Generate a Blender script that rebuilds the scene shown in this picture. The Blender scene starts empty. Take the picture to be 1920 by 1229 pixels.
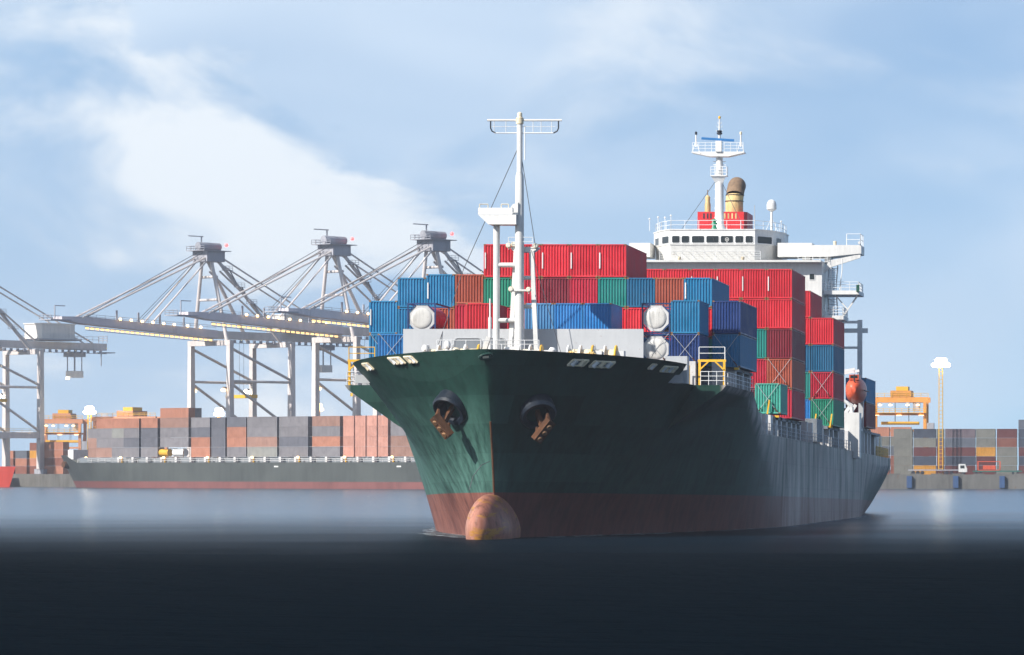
import bpy, bmesh, math, random
from mathutils import Vector, Matrix

sc = bpy.context.scene
C = sc.collection
R = math.radians
rng = random.Random(7)

# ------------------------------------------------------------------ camera
F, PV, YH, HC = 7400.0, 2300.0, 881.0, 5.5      # focal length in photo pixels, optical axis (px, py), eye height
cam = bpy.data.cameras.new('Camera')
cam.sensor_width = 36.0
cam.lens = F / 1920 * 36.0
cam.shift_x = -(PV - 960) / 1920
cam.shift_y = (YH - 614.5) / 1920
cam.clip_start = 1.0
cam.clip_end = 90000.0
camo = bpy.data.objects.new('camera', cam)
C.objects.link(camo)
camo.location = (0, 0, HC)
camo.rotation_euler = (R(90), 0, 0)
sc.camera = camo

# ------------------------------------------------------------------ light
SUN = Vector((-0.60, -0.55, 0.58)).normalized()      # direction towards the sun
SUN_EL = math.asin(SUN.z)
SUN_AZ = math.atan2(SUN.x, SUN.y)
world = bpy.data.worlds.new('World')
sc.world = world
world.use_nodes = True
nt = world.node_tree
nt.nodes.clear()
def N(tree, typ, **kw):
    n = tree.nodes.new(typ)
    for k, v in kw.items():
        if k == 'inp':
            for a, b in v.items():
                n.inputs[a].default_value = b
        else:
            setattr(n, k, v)
    return n
def mathn(tree, op, a, b=None, clamp=False):
    n = tree.nodes.new('ShaderNodeMath'); n.operation = op; n.use_clamp = clamp
    for i, v in enumerate((a, b)):
        if v is None: continue
        if isinstance(v, (int, float)): n.inputs[i].default_value = v
        else: tree.links.new(v, n.inputs[i])
    return n.outputs[0]
def ramp(tree, fac, stops, interp='LINEAR'):
    n = tree.nodes.new('ShaderNodeValToRGB')
    n.color_ramp.interpolation = interp
    while len(n.color_ramp.elements) < len(stops): n.color_ramp.elements.new(0.5)
    for e, (p, c) in zip(n.color_ramp.elements, stops):
        e.position = p
        e.color = (c, c, c, 1) if isinstance(c, (int, float)) else (*c, 1)
    tree.links.new(fac, n.inputs[0])
    return n.outputs[0]
def mixc(tree, fac, a, b, blend='MIX'):
    n = tree.nodes.new('ShaderNodeMix'); n.data_type = 'RGBA'; n.blend_type = blend
    for idx, v in ((0, fac), (6, a), (7, b)):
        if isinstance(v, (int, float)): n.inputs[idx].default_value = v
        elif isinstance(v, tuple): n.inputs[idx].default_value = (*v, 1)
        else: tree.links.new(v, n.inputs[idx])
    return n.outputs[2]

tc = N(nt, 'ShaderNodeTexCoord')
sky = N(nt, 'ShaderNodeTexSky', sky_type='NISHITA', sun_disc=False)
sky.sun_elevation = SUN_EL
sky.sun_rotation = SUN_AZ
sky.air_density = 1.0
sky.dust_density = 0.6
sky.ozone_density = 2.2
SKY_STRENGTH = 0.112
lift = N(nt, 'ShaderNodeMapping', inp={'Location': (0, 0, 0.13), 'Scale': (1, 1, 0.9)})      # no murky band at the horizon
nt.links.new(tc.outputs['Generated'], lift.inputs[0])
nt.links.new(lift.outputs[0], sky.inputs[0])
sep = N(nt, 'ShaderNodeSeparateXYZ')
nt.links.new(tc.outputs['Generated'], sep.inputs[0])
dx, dy, dz = sep.outputs
mp = N(nt, 'ShaderNodeMapping', inp={'Scale': (1.0, 1.0, 2.1)})
nt.links.new(tc.outputs['Generated'], mp.inputs[0])
def noise(tree, vec, scale, detail=5, rough=0.5, dist=0.0):
    n = N(tree, 'ShaderNodeTexNoise', inp={'Scale': scale, 'Detail': detail, 'Roughness': rough, 'Distortion': dist})
    tree.links.new(vec, n.inputs['Vector'])
    return n.outputs['Fac']
nbig = noise(nt, mp.outputs[0], 14, 7, 0.55, 0.5)
nedge = noise(nt, mp.outputs[0], 34, 6, 0.52, 0.2)
nwisp = noise(nt, mp.outputs[0], 9, 5, 0.55, 0.8)
# a cloud bank whose upper edge climbs to the left
lin = mathn(nt, 'ADD', mathn(nt, 'MULTIPLY', mathn(nt, 'ADD', dx, 0.262), -0.72), mathn(nt, 'MULTIPLY', mathn(nt, 'SUBTRACT', dz, 0.113), -1.0))
lin = mathn(nt, 'ADD', lin, mathn(nt, 'MULTIPLY', mathn(nt, 'SUBTRACT', nedge, 0.5), 0.075))
bank = N(nt, 'ShaderNodeMapRange', interpolation_type='SMOOTHSTEP', inp={1: -0.003, 2: 0.009})
nt.links.new(lin, bank.inputs[0])
deep = N(nt, 'ShaderNodeMapRange', interpolation_type='SMOOTHSTEP', inp={1: 0.01, 2: 0.075})
nt.links.new(lin, deep.inputs[0])
body = ramp(nt, nbig, [(0.36, 0.0), (0.62, 1.0)], 'EASE')
cov = mathn(nt, 'MULTIPLY', bank.outputs[0], mathn(nt, 'ADD', mathn(nt, 'MULTIPLY', deep.outputs[0], mathn(nt, 'MULTIPLY', mathn(nt, 'SUBTRACT', body, 1.0), 0.5)), 0.88))
wisp = mathn(nt, 'MULTIPLY', ramp(nt, nwisp, [(0.47, 0.0), (0.72, 1.0)], 'EASE'), 0.6)
cov = mathn(nt, 'MAXIMUM', cov, wisp, True)
cloudc = mixc(nt, body, (2.2, 3.5, 5.2), (5.9, 6.3, 6.7))
nveil = noise(nt, mp.outputs[0], 5.5, 3, 0.5, 0.5)
veil = mixc(nt, mathn(nt, 'SUBTRACT', ramp(nt, nveil, [(0.30, 0.22), (0.66, 0.92)], 'EASE'), mathn(nt, 'MULTIPLY', mathn(nt, 'ADD', dx, 0.18), 1.6), True), sky.outputs[0], (4.4, 5.3, 6.4))      # thin high haze
skyc = mixc(nt, cov, veil, cloudc)
bg = N(nt, 'ShaderNodeBackground', inp={'Strength': SKY_STRENGTH})
nt.links.new(skyc, bg.inputs['Color'])
wo = N(nt, 'ShaderNodeOutputWorld')
nt.links.new(bg.outputs[0], wo.inputs['Surface'])

sun = bpy.data.lights.new('Sun', 'SUN')
sun.energy = 5.0
sun.angle = R(0.5)
sun.color = (1.0, 0.955, 0.89)
suno = bpy.data.objects.new('sun', sun)
C.objects.link(suno)
suno.location = (-300, -300, 300)
suno.rotation_euler = SUN.to_track_quat('Z', 'Y').to_euler()

vs = sc.view_settings
vs.view_transform = 'Standard'
vs.look = 'None'
vs.exposure = 0.50
vs.gamma = 1.0
vs.use_curve_mapping = False
sc.cycles.use_denoising = True
sc.cycles.max_bounces = 6
sc.cycles.volume_bounces = 0
sc.cycles.caustics_reflective = False
sc.cycles.caustics_refractive = False

# ------------------------------------------------------------------ materials
MATS = {}
def paint(name, col, rough=0.55, var=0.18, streak=0.25, rust=0.0, spec=0.4, metal=0.0, scale=1.0, fade=0.0, bump=0.0):
    """weathered paint: mottling, vertical run marks, rust freckles, all in object space"""
    if name in MATS: return MATS[name]
    m = bpy.data.materials.new(name); m.use_nodes = True
    t = m.node_tree; p = t.nodes['Principled BSDF']
    co = N(t, 'ShaderNodeTexCoord').outputs['Object']
    oi = N(t, 'ShaderNodeObjectInfo').outputs['Random']
    off = N(t, 'ShaderNodeVectorMath', operation='ADD'); t.links.new(co, off.inputs[0])
    cx = N(t, 'ShaderNodeCombineXYZ'); t.links.new(mathn(t, 'MULTIPLY', oi, 57.0), cx.inputs[0]); t.links.new(mathn(t, 'MULTIPLY', oi, 31.0), cx.inputs[1])
    t.links.new(cx.outputs[0], off.inputs[1])
    v = off.outputs[0]
    ms = N(t, 'ShaderNodeMapping', inp={'Scale': (1.6 * scale, 1.6 * scale, 0.16 * scale)}); t.links.new(v, ms.inputs[0])
    st = noise(t, ms.outputs[0], 2.2, 6, 0.62)
    mo = noise(t, v, 0.55 * scale, 5, 0.6)
    dark = tuple(c * (1 - streak * 1.6 if streak < 0.6 else 0.1) for c in col)
    c1 = mixc(t, ramp(t, st, [(0.40, 0.0), (0.72, 1.0)]), col, dark)
    light = tuple(min(1, c * (1 + var) + 0.03 * fade) for c in col)
    grey = sum(col) / 3
    fadec = tuple(c * (1 - fade) + (grey * 0.9 + 0.12) * fade for c in light)
    c2 = mixc(t, ramp(t, mo, [(0.35, 0.0), (0.70, 0.9)]), c1, fadec)
    hv = N(t, 'ShaderNodeHueSaturation'); t.links.new(c2, hv.inputs['Color'])
    t.links.new(mathn(t, 'ADD', mathn(t, 'MULTIPLY', oi, 0.22 if var > 0 else 0.0), 0.89), hv.inputs['Value'])
    out = hv.outputs[0]
    if rust > 0:
        rn = noise(t, v, 3.1 * scale, 8, 0.7)
        rf = ramp(t, rn, [(0.66 - 0.16 * rust, 0.0), (0.74 - 0.12 * rust, 1.0)])
        out = mixc(t, rf, out, (0.16, 0.06, 0.025))
    t.links.new(out, p.inputs['Base Color'])
    rr = ramp(t, mo, [(0.3, max(0.05, rough - 0.12)), (0.75, min(1, rough + 0.15))])
    t.links.new(rr, p.inputs['Roughness'])
    p.inputs['Specular IOR Level'].default_value = spec
    p.inputs['Metallic'].default_value = metal
    if bump:
        b = N(t, 'ShaderNodeBump', inp={'Strength': bump, 'Distance': 0.05}); t.links.new(st, b.inputs['Height']); t.links.new(b.outputs[0], p.inputs['Normal'])
    MATS[name] = m
    return m
def emis(name, col, strength):
    if name in MATS: return MATS[name]
    m = bpy.data.materials.new(name); m.use_nodes = True
    p = m.node_tree.nodes['Principled BSDF']
    p.inputs['Base Color'].default_value = (*col, 1)
    p.inputs['Emission Color'].default_value = (*col, 1)
    p.inputs['Emission Strength'].default_value = strength
    MATS[name] = m
    return m
def glassm(name, col, rough=0.05):
    if name in MATS: return MATS[name]
    m = bpy.data.materials.new(name); m.use_nodes = True
    t = m.node_tree; p = t.nodes['Principled BSDF']
    co = N(t, 'ShaderNodeTexCoord').outputs['Object']
    n = noise(t, co, 0.8, 3)
    t.links.new(mixc(t, n, tuple(c * 0.4 for c in col), tuple(c * 1.5 for c in col)), p.inputs['Base Color'])
    p.inputs['Roughness'].default_value = rough
    p.inputs['Specular IOR Level'].default_value = 0.35
    MATS[name] = m
    return m

WHITE = paint('white_paint', (0.70, 0.69, 0.66), 0.45, 0.05, 0.14, 0.16)
WHITE2 = paint('white_steel', (0.74, 0.74, 0.73), 0.45, 0.05, 0.12, 0.25)
GREY = paint('grey_paint', (0.43, 0.44, 0.45), 0.5, 0.05, 0.08, 0.06)
DGREY = paint('deck_grey', (0.20, 0.22, 0.24), 0.6, 0.1, 0.2, 0.15)
PILLAR = paint('pillar_grey', (0.64, 0.62, 0.60), 0.55, 0.1, 0.2, 0.25)
DECK = paint('deck_red', (0.10, 0.05, 0.04), 0.7, 0.2, 0.2, 0.3)
YELLOW = paint('safety_yellow', (0.75, 0.42, 0.03), 0.5, 0.1, 0.15, 0.3)
CREAM = paint('cream_steel', (0.72, 0.62, 0.44), 0.5, 0.1, 0.2, 0.5)
RUST = paint('rust', (0.080, 0.036, 0.018), 0.85, 0.5, 0.4, 0.6, 0.2)
DRUST = paint('frame_rust', (0.22, 0.12, 0.06), 0.8, 0.4, 0.3, 0.5, 0.2)
BLACK = paint('black_steel', (0.015, 0.02, 0.03), 0.5, 0.2, 0.2, 0.0)
BOLSTER = paint('bolster_blue', (0.009, 0.015, 0.026), 0.45, 0.2, 0.2, 0.0)
WIRE = paint('wire', (0.10, 0.10, 0.11), 0.6, 0.0, 0.0)
FUNNEL = paint('funnel_red', (0.62, 0.025, 0.03), 0.45, 0.08, 0.12, 0.0)
EXH = paint('exhaust_cream', (0.62, 0.45, 0.20), 0.6, 0.2, 0.35, 0.35)
SOOT = paint('soot', (0.20, 0.13, 0.08), 0.8, 0.5, 0.4, 0.4)
RADAR = paint('radar_blue', (0.03, 0.17, 0.42), 0.4, 0.05, 0.05)
GREEN = paint('light_green', (0.01, 0.22, 0.11), 0.5, 0.1, 0.1)
ORANGE = paint('lifeboat_orange', (0.55, 0.085, 0.035), 0.4, 0.1, 0.15, 0.05)
GLASS = glassm('window_glass', (0.022, 0.028, 0.03))
CRANE = paint('crane_grey', (0.62, 0.56, 0.53), 0.55, 0.1, 0.2, 0.1, scale=0.3)  # pale grey-lilac, lightened further to stand in for haze
CRANED = paint('crane_dark', (0.30, 0.30, 0.33), 0.6, 0.2, 0.2, 0.1, scale=0.4)
CRANEW = paint('crane_white', (0.72, 0.68, 0.63), 0.5, 0.08, 0.15, 0.0, scale=0.4)
LAMP = emis('lamp_warm', (1.0, 0.66, 0.28), 3.5)
LAMPW = emis('lamp_white', (1.0, 0.93, 0.75), 18.0)
STRIPL = emis('walkway_glow', (1.0, 0.62, 0.22), 1.4)
REDL = emis('beacon_red', (1.0, 0.05, 0.05), 4.0)
CCOL = {
    'red': (0.58, 0.014, 0.028), 'crimson': (0.42, 0.010, 0.032), 'maroon': (0.19, 0.012, 0.025), 'rust': (0.36, 0.075, 0.040),
    'blue': (0.012, 0.175, 0.345), 'bright blue': (0.018, 0.170, 0.430), 'light blue': (0.070, 0.230, 0.440), 'dark blue': (0.008, 0.105, 0.210),
    'navy blue': (0.012, 0.042, 0.170), 'teal': (0.008, 0.200, 0.170), 'pale teal': (0.060, 0.360, 0.280), 'green': (0.012, 0.210, 0.130),
    'orange': (0.40, 0.165, 0.100), 'grey': (0.25, 0.245, 0.225), 'slate': (0.095, 0.105, 0.130), 'dark slate': (0.045, 0.055, 0.080),
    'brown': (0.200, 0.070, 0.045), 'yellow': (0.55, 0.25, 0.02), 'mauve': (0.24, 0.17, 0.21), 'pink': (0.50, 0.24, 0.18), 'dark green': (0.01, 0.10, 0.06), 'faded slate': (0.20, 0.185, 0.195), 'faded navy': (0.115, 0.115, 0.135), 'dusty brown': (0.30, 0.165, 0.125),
    'oxblood': (0.105, 0.028, 0.026), 'dark grey': (0.165, 0.160, 0.138), 'dark mauve': (0.135, 0.10, 0.115),
}
def cmat(c): return paint('container_' + c.replace(' ', '_'), CCOL[c], 0.5, 0.14, 0.18, 0.12, fade=0.06)

# ------------------------------------------------------------------ mesh helpers
class MB:
    def __init__(s): s.v, s.f = [], []
    def add(s, vs, fs):
        o = len(s.v); s.v += [tuple(v) for v in vs]; s.f += [tuple(i + o for i in f) for f in fs]; return s
    def box(s, x0, x1, y0, y1, z0, z1):
        return s.add([(x0, y0, z0), (x1, y0, z0), (x1, y1, z0), (x0, y1, z0), (x0, y0, z1), (x1, y0, z1), (x1, y1, z1), (x0, y1, z1)],
                     [(0, 3, 2, 1), (4, 5, 6, 7), (0, 1, 5, 4), (1, 2, 6, 5), (2, 3, 7, 6), (3, 0, 4, 7)])
    def beam(s, a, b, w, h, up=(0, 0, 1)):
        a, b = Vector(a), Vector(b); d = (b - a).normalized(); u = Vector(up)
        if abs(d.dot(u)) > 0.98: u = Vector((0, 1, 0))
        r = d.cross(u).normalized() * (w / 2); u = r.cross(d).normalized() * (h / 2)
        vs = [p + sx * r + sz * u for p in (a, b) for sx, sz in ((-1, -1), (1, -1), (1, 1), (-1, 1))]
        return s.add(vs, [(0, 1, 2, 3), (7, 6, 5, 4), (0, 4, 5, 1), (1, 5, 6, 2), (2, 6, 7, 3), (3, 7, 4, 0)])
    def tube(s, a, b, r, r2=None, n=8, cap=True):
        a, b = Vector(a), Vector(b); r2 = r if r2 is None else r2
        d = (b - a).normalized(); u = Vector((0, 0, 1)) if abs(d.z) < 0.9 else Vector((1, 0, 0))
        x = d.cross(u).normalized(); y = d.cross(x)
        vs = [p + (x * math.cos(k * math.tau / n) + y * math.sin(k * math.tau / n)) * q for p, q in ((a, r), (b, r2)) for k in range(n)]
        fs = [(k, (k + 1) % n, n + (k + 1) % n, n + k) for k in range(n)]
        if cap: fs += [tuple(range(n))[::-1], tuple(range(n, 2 * n))]
        return s.add(vs, fs)
    def path(s, pts, r, n=8):
        for a, b in zip(pts[:-1], pts[1:]): s.tube(a, b, r, n=n)
        return s
    def lathe(s, prof, n=16, c=(0, 0, 0), axis='z'):
        vs, fs = [], []
        for r, h in prof:
            for k in range(n):
                x, y = r * math.cos(k * math.tau / n), r * math.sin(k * math.tau / n)
                p = (x, y, h) if axis == 'z' else (x, h, y)
                vs.append((p[0] + c[0], p[1] + c[1], p[2] + c[2]))
        for j in range(len(prof) - 1):
            for k in range(n):
                f = (j * n + k, j * n + (k + 1) % n, (j + 1) * n + (k + 1) % n, (j + 1) * n + k)
                fs.append(f if axis == 'z' else f[::-1])
        fs.append(tuple(range(n))[::-1] if axis == 'z' else tuple(range(n)))
        e = tuple(range((len(prof) - 1) * n, len(prof) * n)); fs.append(e if axis == 'z' else e[::-1])
        return s.add(vs, fs)
    def prism(s, poly, z0, z1, poly2=None):
        """poly: plan outline (x, y); optional second outline at the top"""
        p2 = poly2 or poly; n = len(poly)
        vs = [(x, y, z0) for x, y in poly] + [(x, y, z1) for x, y in p2]
        return s.add(vs, [tuple(range(n))[::-1], tuple(range(n, 2 * n))] + [(k, (k + 1) % n, n + (k + 1) % n, n + k) for k in range(n)])
    def extr_y(s, poly, y0, y1):
        """poly in (x, z), extruded along y"""
        n = len(poly)
        vs = [(x, y0, z) for x, z in poly] + [(x, y1, z) for x, z in poly]
        return s.add(vs, [tuple(range(n)), tuple(range(n, 2 * n))[::-1]] + [(k, n + k, n + (k + 1) % n, (k + 1) % n) for k in range(n)])
    def mesh(s, name, mat, smooth=False):
        m = bpy.data.meshes.new(name); m.from_pydata(s.v, [], s.f)
        if mat: m.materials.append(mat)
        if smooth:
            m.polygons.foreach_set('use_smooth', [True] * len(m.polygons))
            m.set_sharp_from_angle(angle=R(38))
        m.update()
        return m
    def obj(s, name, mat, parent=None, smooth=False):
        bm = bmesh.new(); me = s.mesh(name, mat, False); bm.from_mesh(me); bmesh.ops.recalc_face_normals(bm, faces=bm.faces); bm.to_mesh(me); bm.free()
        if smooth:
            me.polygons.foreach_set('use_smooth', [True] * len(me.polygons)); me.set_sharp_from_angle(angle=R(38))
        return link(name, me, parent)
def link(name, me, parent=None, loc=None, rot=None):
    o = bpy.data.objects.new(name, me); C.objects.link(o)
    if parent: o.parent = parent
    if loc is not None: o.location = loc
    if rot is not None: o.rotation_euler = rot
    return o
def tag(o, label, cat, group=None, kind=None):
    if label: o['label'] = label
    if cat: o['category'] = cat
    if group: o['group'] = group
    if kind: o['kind'] = kind
    return o
def thing(name, label, cat, loc=(0, 0, 0), rot=(0, 0, 0), group=None):
    return tag(link(name, None, None, loc, rot), label, cat, group)
def struct(o): o['kind'] = 'structure'; return o
def rail(mb, pts, h=1.05, step=1.6, nr=3, r=0.028, rp=0.032):
    pts = [Vector(p) for p in pts]
    for a, b in zip(pts[:-1], pts[1:]):
        L = (b - a).length; n = max(1, round(L / step))
        for k in range(n + 1):
            p = a.lerp(b, k / n); mb.tube(p, p + Vector((0, 0, h)), rp, n=5)
        for j in range(1, nr + 1):
            dzv = Vector((0, 0, h * j / nr)); mb.tube(a + dzv, b + dzv, r, n=5)
    return mb
def W(px, py, Y): return Vector(((px - PV) / F * Y, Y, HC + (YH - py) / F * Y))

# ------------------------------------------------------------------ ship frame: t to port, s aft of the stem head, z above the keel-parallel waterline
Y0, XC, PITCH = 312.0, -58.7, 0.0116
SHIP = Vector((XC, Y0, 0))
SROT = (-PITCH, 0, 0)
def SW(t, s, z):
    c, n = math.cos(PITCH), math.sin(PITCH)
    return Vector((XC + t, Y0 + s * c + z * n, -s * n + z * c))
def T(px, s): return (px - PV) * (Y0 + s) / F - XC
def Z(py, s): return HC + (YH - py) * (Y0 + s) / F + PITCH * s
B = 16.2
BOOT = 3.72
def b_wl(s):
    if s <= 4.4: return 0.0
    u = min(1.0, (s - 4.4) / 68.0); v = 16.15 * (1 - (1 - u) ** 1.7)
    if s > 140: v *= max(0.0, 1 - ((s - 140) / 66.0) ** 1.9)
    return v
def s_stem(z): return 4.6 * (1 - (max(0, min(z, 15.2)) / 15.2) ** 1.7)
def b_top(s):
    u = max(0.0, min(1.0, s / 20.0)); return 14.8 * (1 - (1 - u) ** 2.2) ** 0.8
def half(s, z, aft=False):
    """half breadth of the shell"""
    zz = max(z, 0.0)
    if not aft:
        st = s_stem(z); se = max(0.0, s - st)
        w = b_wl(se + 4.4); top = b_top(se * 20.0 / (20.0 - min(st, 4.6) * 0.0))
        k = (zz / 15.0) ** 1.35
        return w + (max(top, w) - w) * k
    w = b_wl(s)
    Bs = 13.8 + (B - 13.8) * min(1.0, (s - 23) / 17.0)
    if s > 185: Bs -= 3.2 * ((s - 185) / 17.0) ** 2
    ex = 1.12 if s < 140 else 1.12 - 0.72 * min(1.0, (s - 140) / 40.0)
    zref = 12.8 - 3.6 * max(0.0, min(1.0, (s - 38) / 14.0)) - 1.2 * max(0.0, min(1.0, (s - 60) / 60.0))
    v = w + (Bs - w) * min(1.0, zz / zref) ** ex
    if s < 60: v = max(v, min(B, 11.9 + (z - 9.66) * 1.392), 0.0)
    if s < 48:
        u = (s - 23) / 25.0; u = u * u * (3 - 2 * u); f0 = half(s, z)
        v = f0 + (v - f0) * u if z < 9.66 else max(f0 + (v - f0) * u, min(B, 11.9 + (z - 9.66) * 1.392))
    return min(v, Bs if s > 60 else B)
def top_fwd(s): return 15.05 - 0.55 * min(1.0, s / 15.5) if s <= 15.6 else 12.95
def top_aft(s):
    if s < 43: return 12.95
    if s < 51: return 12.95 - 3.55 * (s - 43) / 8
    return 9.4 - 0.35 * (s - 51) / 150
def hull_material(name, base, faded, deepc):
    m = bpy.data.materials.new(name); m.use_nodes = True
    t = m.node_tree; p = t.nodes['Principled BSDF']
    co = N(t, 'ShaderNodeTexCoord').outputs['Object']
    ms = N(t, 'ShaderNodeMapping', inp={'Scale': (0.9, 0.9, 0.10)}); t.links.new(co, ms.inputs[0])
    st = noise(t, ms.outputs[0], 1.5, 7, 0.65)
    ms2 = N(t, 'ShaderNodeMapping', inp={'Scale': (2.2, 2.2, 0.35)}); t.links.new(co, ms2.inputs[0])
    fine = noise(t, ms2.outputs[0], 2.0, 6, 0.7)
    ms3 = N(t, 'ShaderNodeMapping', inp={'Scale': (0.30, 0.30, 0.05)}); t.links.new(co, ms3.inputs[0])
    run = noise(t, ms3.outputs[0], 2.0, 6, 0.7)
    mo = noise(t, co, 0.10, 5, 0.6)
    # shell plating
    sp = N(t, 'ShaderNodeSeparateXYZ'); t.links.new(co, sp.inputs[0])
    cb = N(t, 'ShaderNodeCombineXYZ'); t.links.new(mathn(t, 'ADD', sp.outputs[1], mathn(t, 'MULTIPLY', sp.outputs[0], 0.9)), cb.inputs[0]); t.links.new(sp.outputs[2], cb.inputs[1])
    bk = N(t, 'ShaderNodeTexBrick', inp={'Color1': (0, 0, 0, 1), 'Color2': (1, 1, 1, 1), 'Mortar': (0.5, 0.5, 0.5, 1), 'Scale': 1.0, 'Mortar Size': 0.012, 'Brick Width': 9.0, 'Row Height': 2.3})
    t.links.new(cb.outputs[0], bk.inputs['Vector'])
    c = mixc(t, ramp(t, st, [(0.42, 0.0), (0.70, 0.75)]), base, deepc)
    c = mixc(t, mathn(t, 'MULTIPLY', ramp(t, mo, [(0.26, 0.3), (0.56, 1.0)]), mathn(t, 'MULTIPLY', ramp(t, st, [(0.30, 1.0), (0.62, 0.25)]), mathn(t, 'MULTIPLY', ramp(t, mathn(t, 'MULTIPLY', sp.outputs[2], 0.0666), [(0.35, 1.0), (0.78, 0.08)]), ramp(t, mathn(t, 'MULTIPLY', mathn(t, 'ADD', sp.outputs[0], 10.0), 0.05), [(0.44, 1.0), (0.56, 0.12)])))), c, faded)  # fade mask: sunlight painted onto the low starboard side, over streaky wear
    # wall sided, weathered flank aft of the flare
    flank = N(t, 'ShaderNodeMapRange', interpolation_type='SMOOTHSTEP', inp={1: 15.6, 2: 16.1}); t.links.new(mathn(t, 'ABSOLUTE', sp.outputs[0]), flank.inputs[0])
    c = mixc(t, mathn(t, 'MULTIPLY', flank.outputs[0], ramp(t, run, [(0.38, 0.05), (0.60, 1.0)])), c, (0.40, 0.34, 0.32) if 'boot' not in name else (0.30, 0.20, 0.18))
    c = mixc(t, mathn(t, 'MULTIPLY', ramp(t, bk.outputs[0], [(0.0, 0.0), (1.0, 1.0)]), 0.12), c, faded)
    c = mixc(t, mathn(t, 'MULTIPLY', bk.outputs['Fac'], 0.45), c, deepc)
    sc_ = ramp(t, fine, [(0.62, 0.0), (0.72, 0.8)])
    c = mixc(t, sc_, c, deepc)
    t.links.new(c, p.inputs['Base Color'])
    t.links.new(ramp(t, mo, [(0.3, 0.38), (0.7, 0.55)]), p.inputs['Roughness'])
    p.inputs['Specular IOR Level'].default_value = 0.14
    b1 = N(t, 'ShaderNodeBump', inp={'Strength': 0.35, 'Distance': 0.02}); t.links.new(mathn(t, 'SUBTRACT', 1.0, bk.outputs['Fac']), b1.inputs['Height'])
    dn = noise(t, co, 0.5, 2, 0.5)
    b2 = N(t, 'ShaderNodeBump', inp={'Strength': 0.25, 'Distance': 0.10}); t.links.new(dn, b2.inputs['Height']); t.links.new(b1.outputs[0], b2.inputs['Normal'])
    t.links.new(b2.outputs[0], p.inputs['Normal'])
    return m
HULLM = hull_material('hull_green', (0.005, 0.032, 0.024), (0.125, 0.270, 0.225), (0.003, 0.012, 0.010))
BOOTM = hull_material('boot_red', (0.115, 0.032, 0.028), (0.330, 0.140, 0.105), (0.050, 0.020, 0.018))

ship = thing('cargo_ship', 'large dark green container ship with red boot topping and bulbous bow heading out', 'ship', SHIP, SROT)
def shell(name, mat, zlo, zhi_f, srange, aft, nz, thick=None):
    """one continuous shell strip, both sides, stem included"""
    mb = MB()
    for sd in (-1, 1):
        vs, fs = [], []
        for i, s in enumerate(srange):
            zt = zhi_f(s)
            for j in range(nz + 1):
                z = zlo + (zt - zlo) * j / nz
                if not aft:
                    ss = s_stem(z) + s * (23.0 - s_stem(z)) / 23.0
                    vs.append((sd * half(ss, z), ss, z))
                else:
                    vs.append((sd * half(s, z, True), s, z))
        n = nz + 1
        for i in range(len(srange) - 1):
            for j in range(nz):
                fs.append((i * n + j, i * n + j + 1, (i + 1) * n + j + 1, (i + 1) * n + j))
        mb.add(vs, fs)
    me = mb.mesh(name, mat)
    bm = bmesh.new(); bm.from_mesh(me)
    bmesh.ops.remove_doubles(bm, verts=bm.verts, dist=0.002)
    bmesh.ops.dissolve_degenerate(bm, edges=bm.edges, dist=0.001)
    bmesh.ops.recalc_face_normals(bm, faces=bm.faces)
    bm.to_mesh(me); bm.free()
    me.polygons.foreach_set('use_smooth', [True] * len(me.polygons)); me.set_sharp_from_angle(angle=R(30))
    return link(name, me, ship)
SF = [0, 0.08, 0.25, 0.5, 0.9, 1.4, 2, 2.8, 3.7, 4.8, 6, 7.5, 9, 10.5, 12, 13.3, 14.4, 15.3, 15.5, 15.95, 16.8, 18, 19.5, 21, 23]
SA = [23, 25, 27, 29, 31, 33, 36, 39, 42, 45, 48, 51, 55, 60, 66, 72, 80, 90, 100, 115, 130, 140, 148, 156, 164, 172, 178, 184, 188, 192, 196, 200]
def tf(s):
    if s <= 15.5: return 15.05 - 0.6 * s / 15.5
    if s >= 16.8: return 12.95
    return 14.45 - 1.5 * math.sin((s - 15.5) / 1.3 * math.pi / 2)
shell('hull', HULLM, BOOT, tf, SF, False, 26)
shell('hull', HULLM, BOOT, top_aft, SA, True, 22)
shell('boot_topping', BOOTM, -4.0, lambda s: BOOT, SF, False, 10)
shell('boot_topping', BOOTM, -4.0, lambda s: BOOT, SA, True, 10)
# forward faces of the side-deck overhang, closing the step in the shell
for sd in (-1, 1):
    mb = MB(); n = 16
    zs = [5.5 + (12.95 - 5.5) * k / n for k in range(n + 1)]
    inn = [(sd * (half(23, z) - 0.03), 22.99, z) for z in zs]; out = [(sd * max(half(23, z, True), half(23, z) - 0.02), 23.0, z) for z in zs]
    mb.add(inn + out, [(k, k + 1, n + 2 + k, n + 1 + k) for k in range(n)])
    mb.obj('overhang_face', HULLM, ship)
# transom
zs = [BOOT - 3.2 + (top_aft(200) - BOOT + 3.2) * k / 10 for k in range(11)]
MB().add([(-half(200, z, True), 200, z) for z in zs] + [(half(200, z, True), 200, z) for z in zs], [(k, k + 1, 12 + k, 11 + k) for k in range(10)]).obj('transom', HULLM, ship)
# stem bar
mb = MB(); pz = [BOOT + (15.0 - BOOT) * k / 14 for k in range(15)]
mb.path([(0, s_stem(z) - 0.02, z) for z in pz[:8]], 0.09, 8)
mb.obj('stem_bar', RUST, ship, True)
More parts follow.
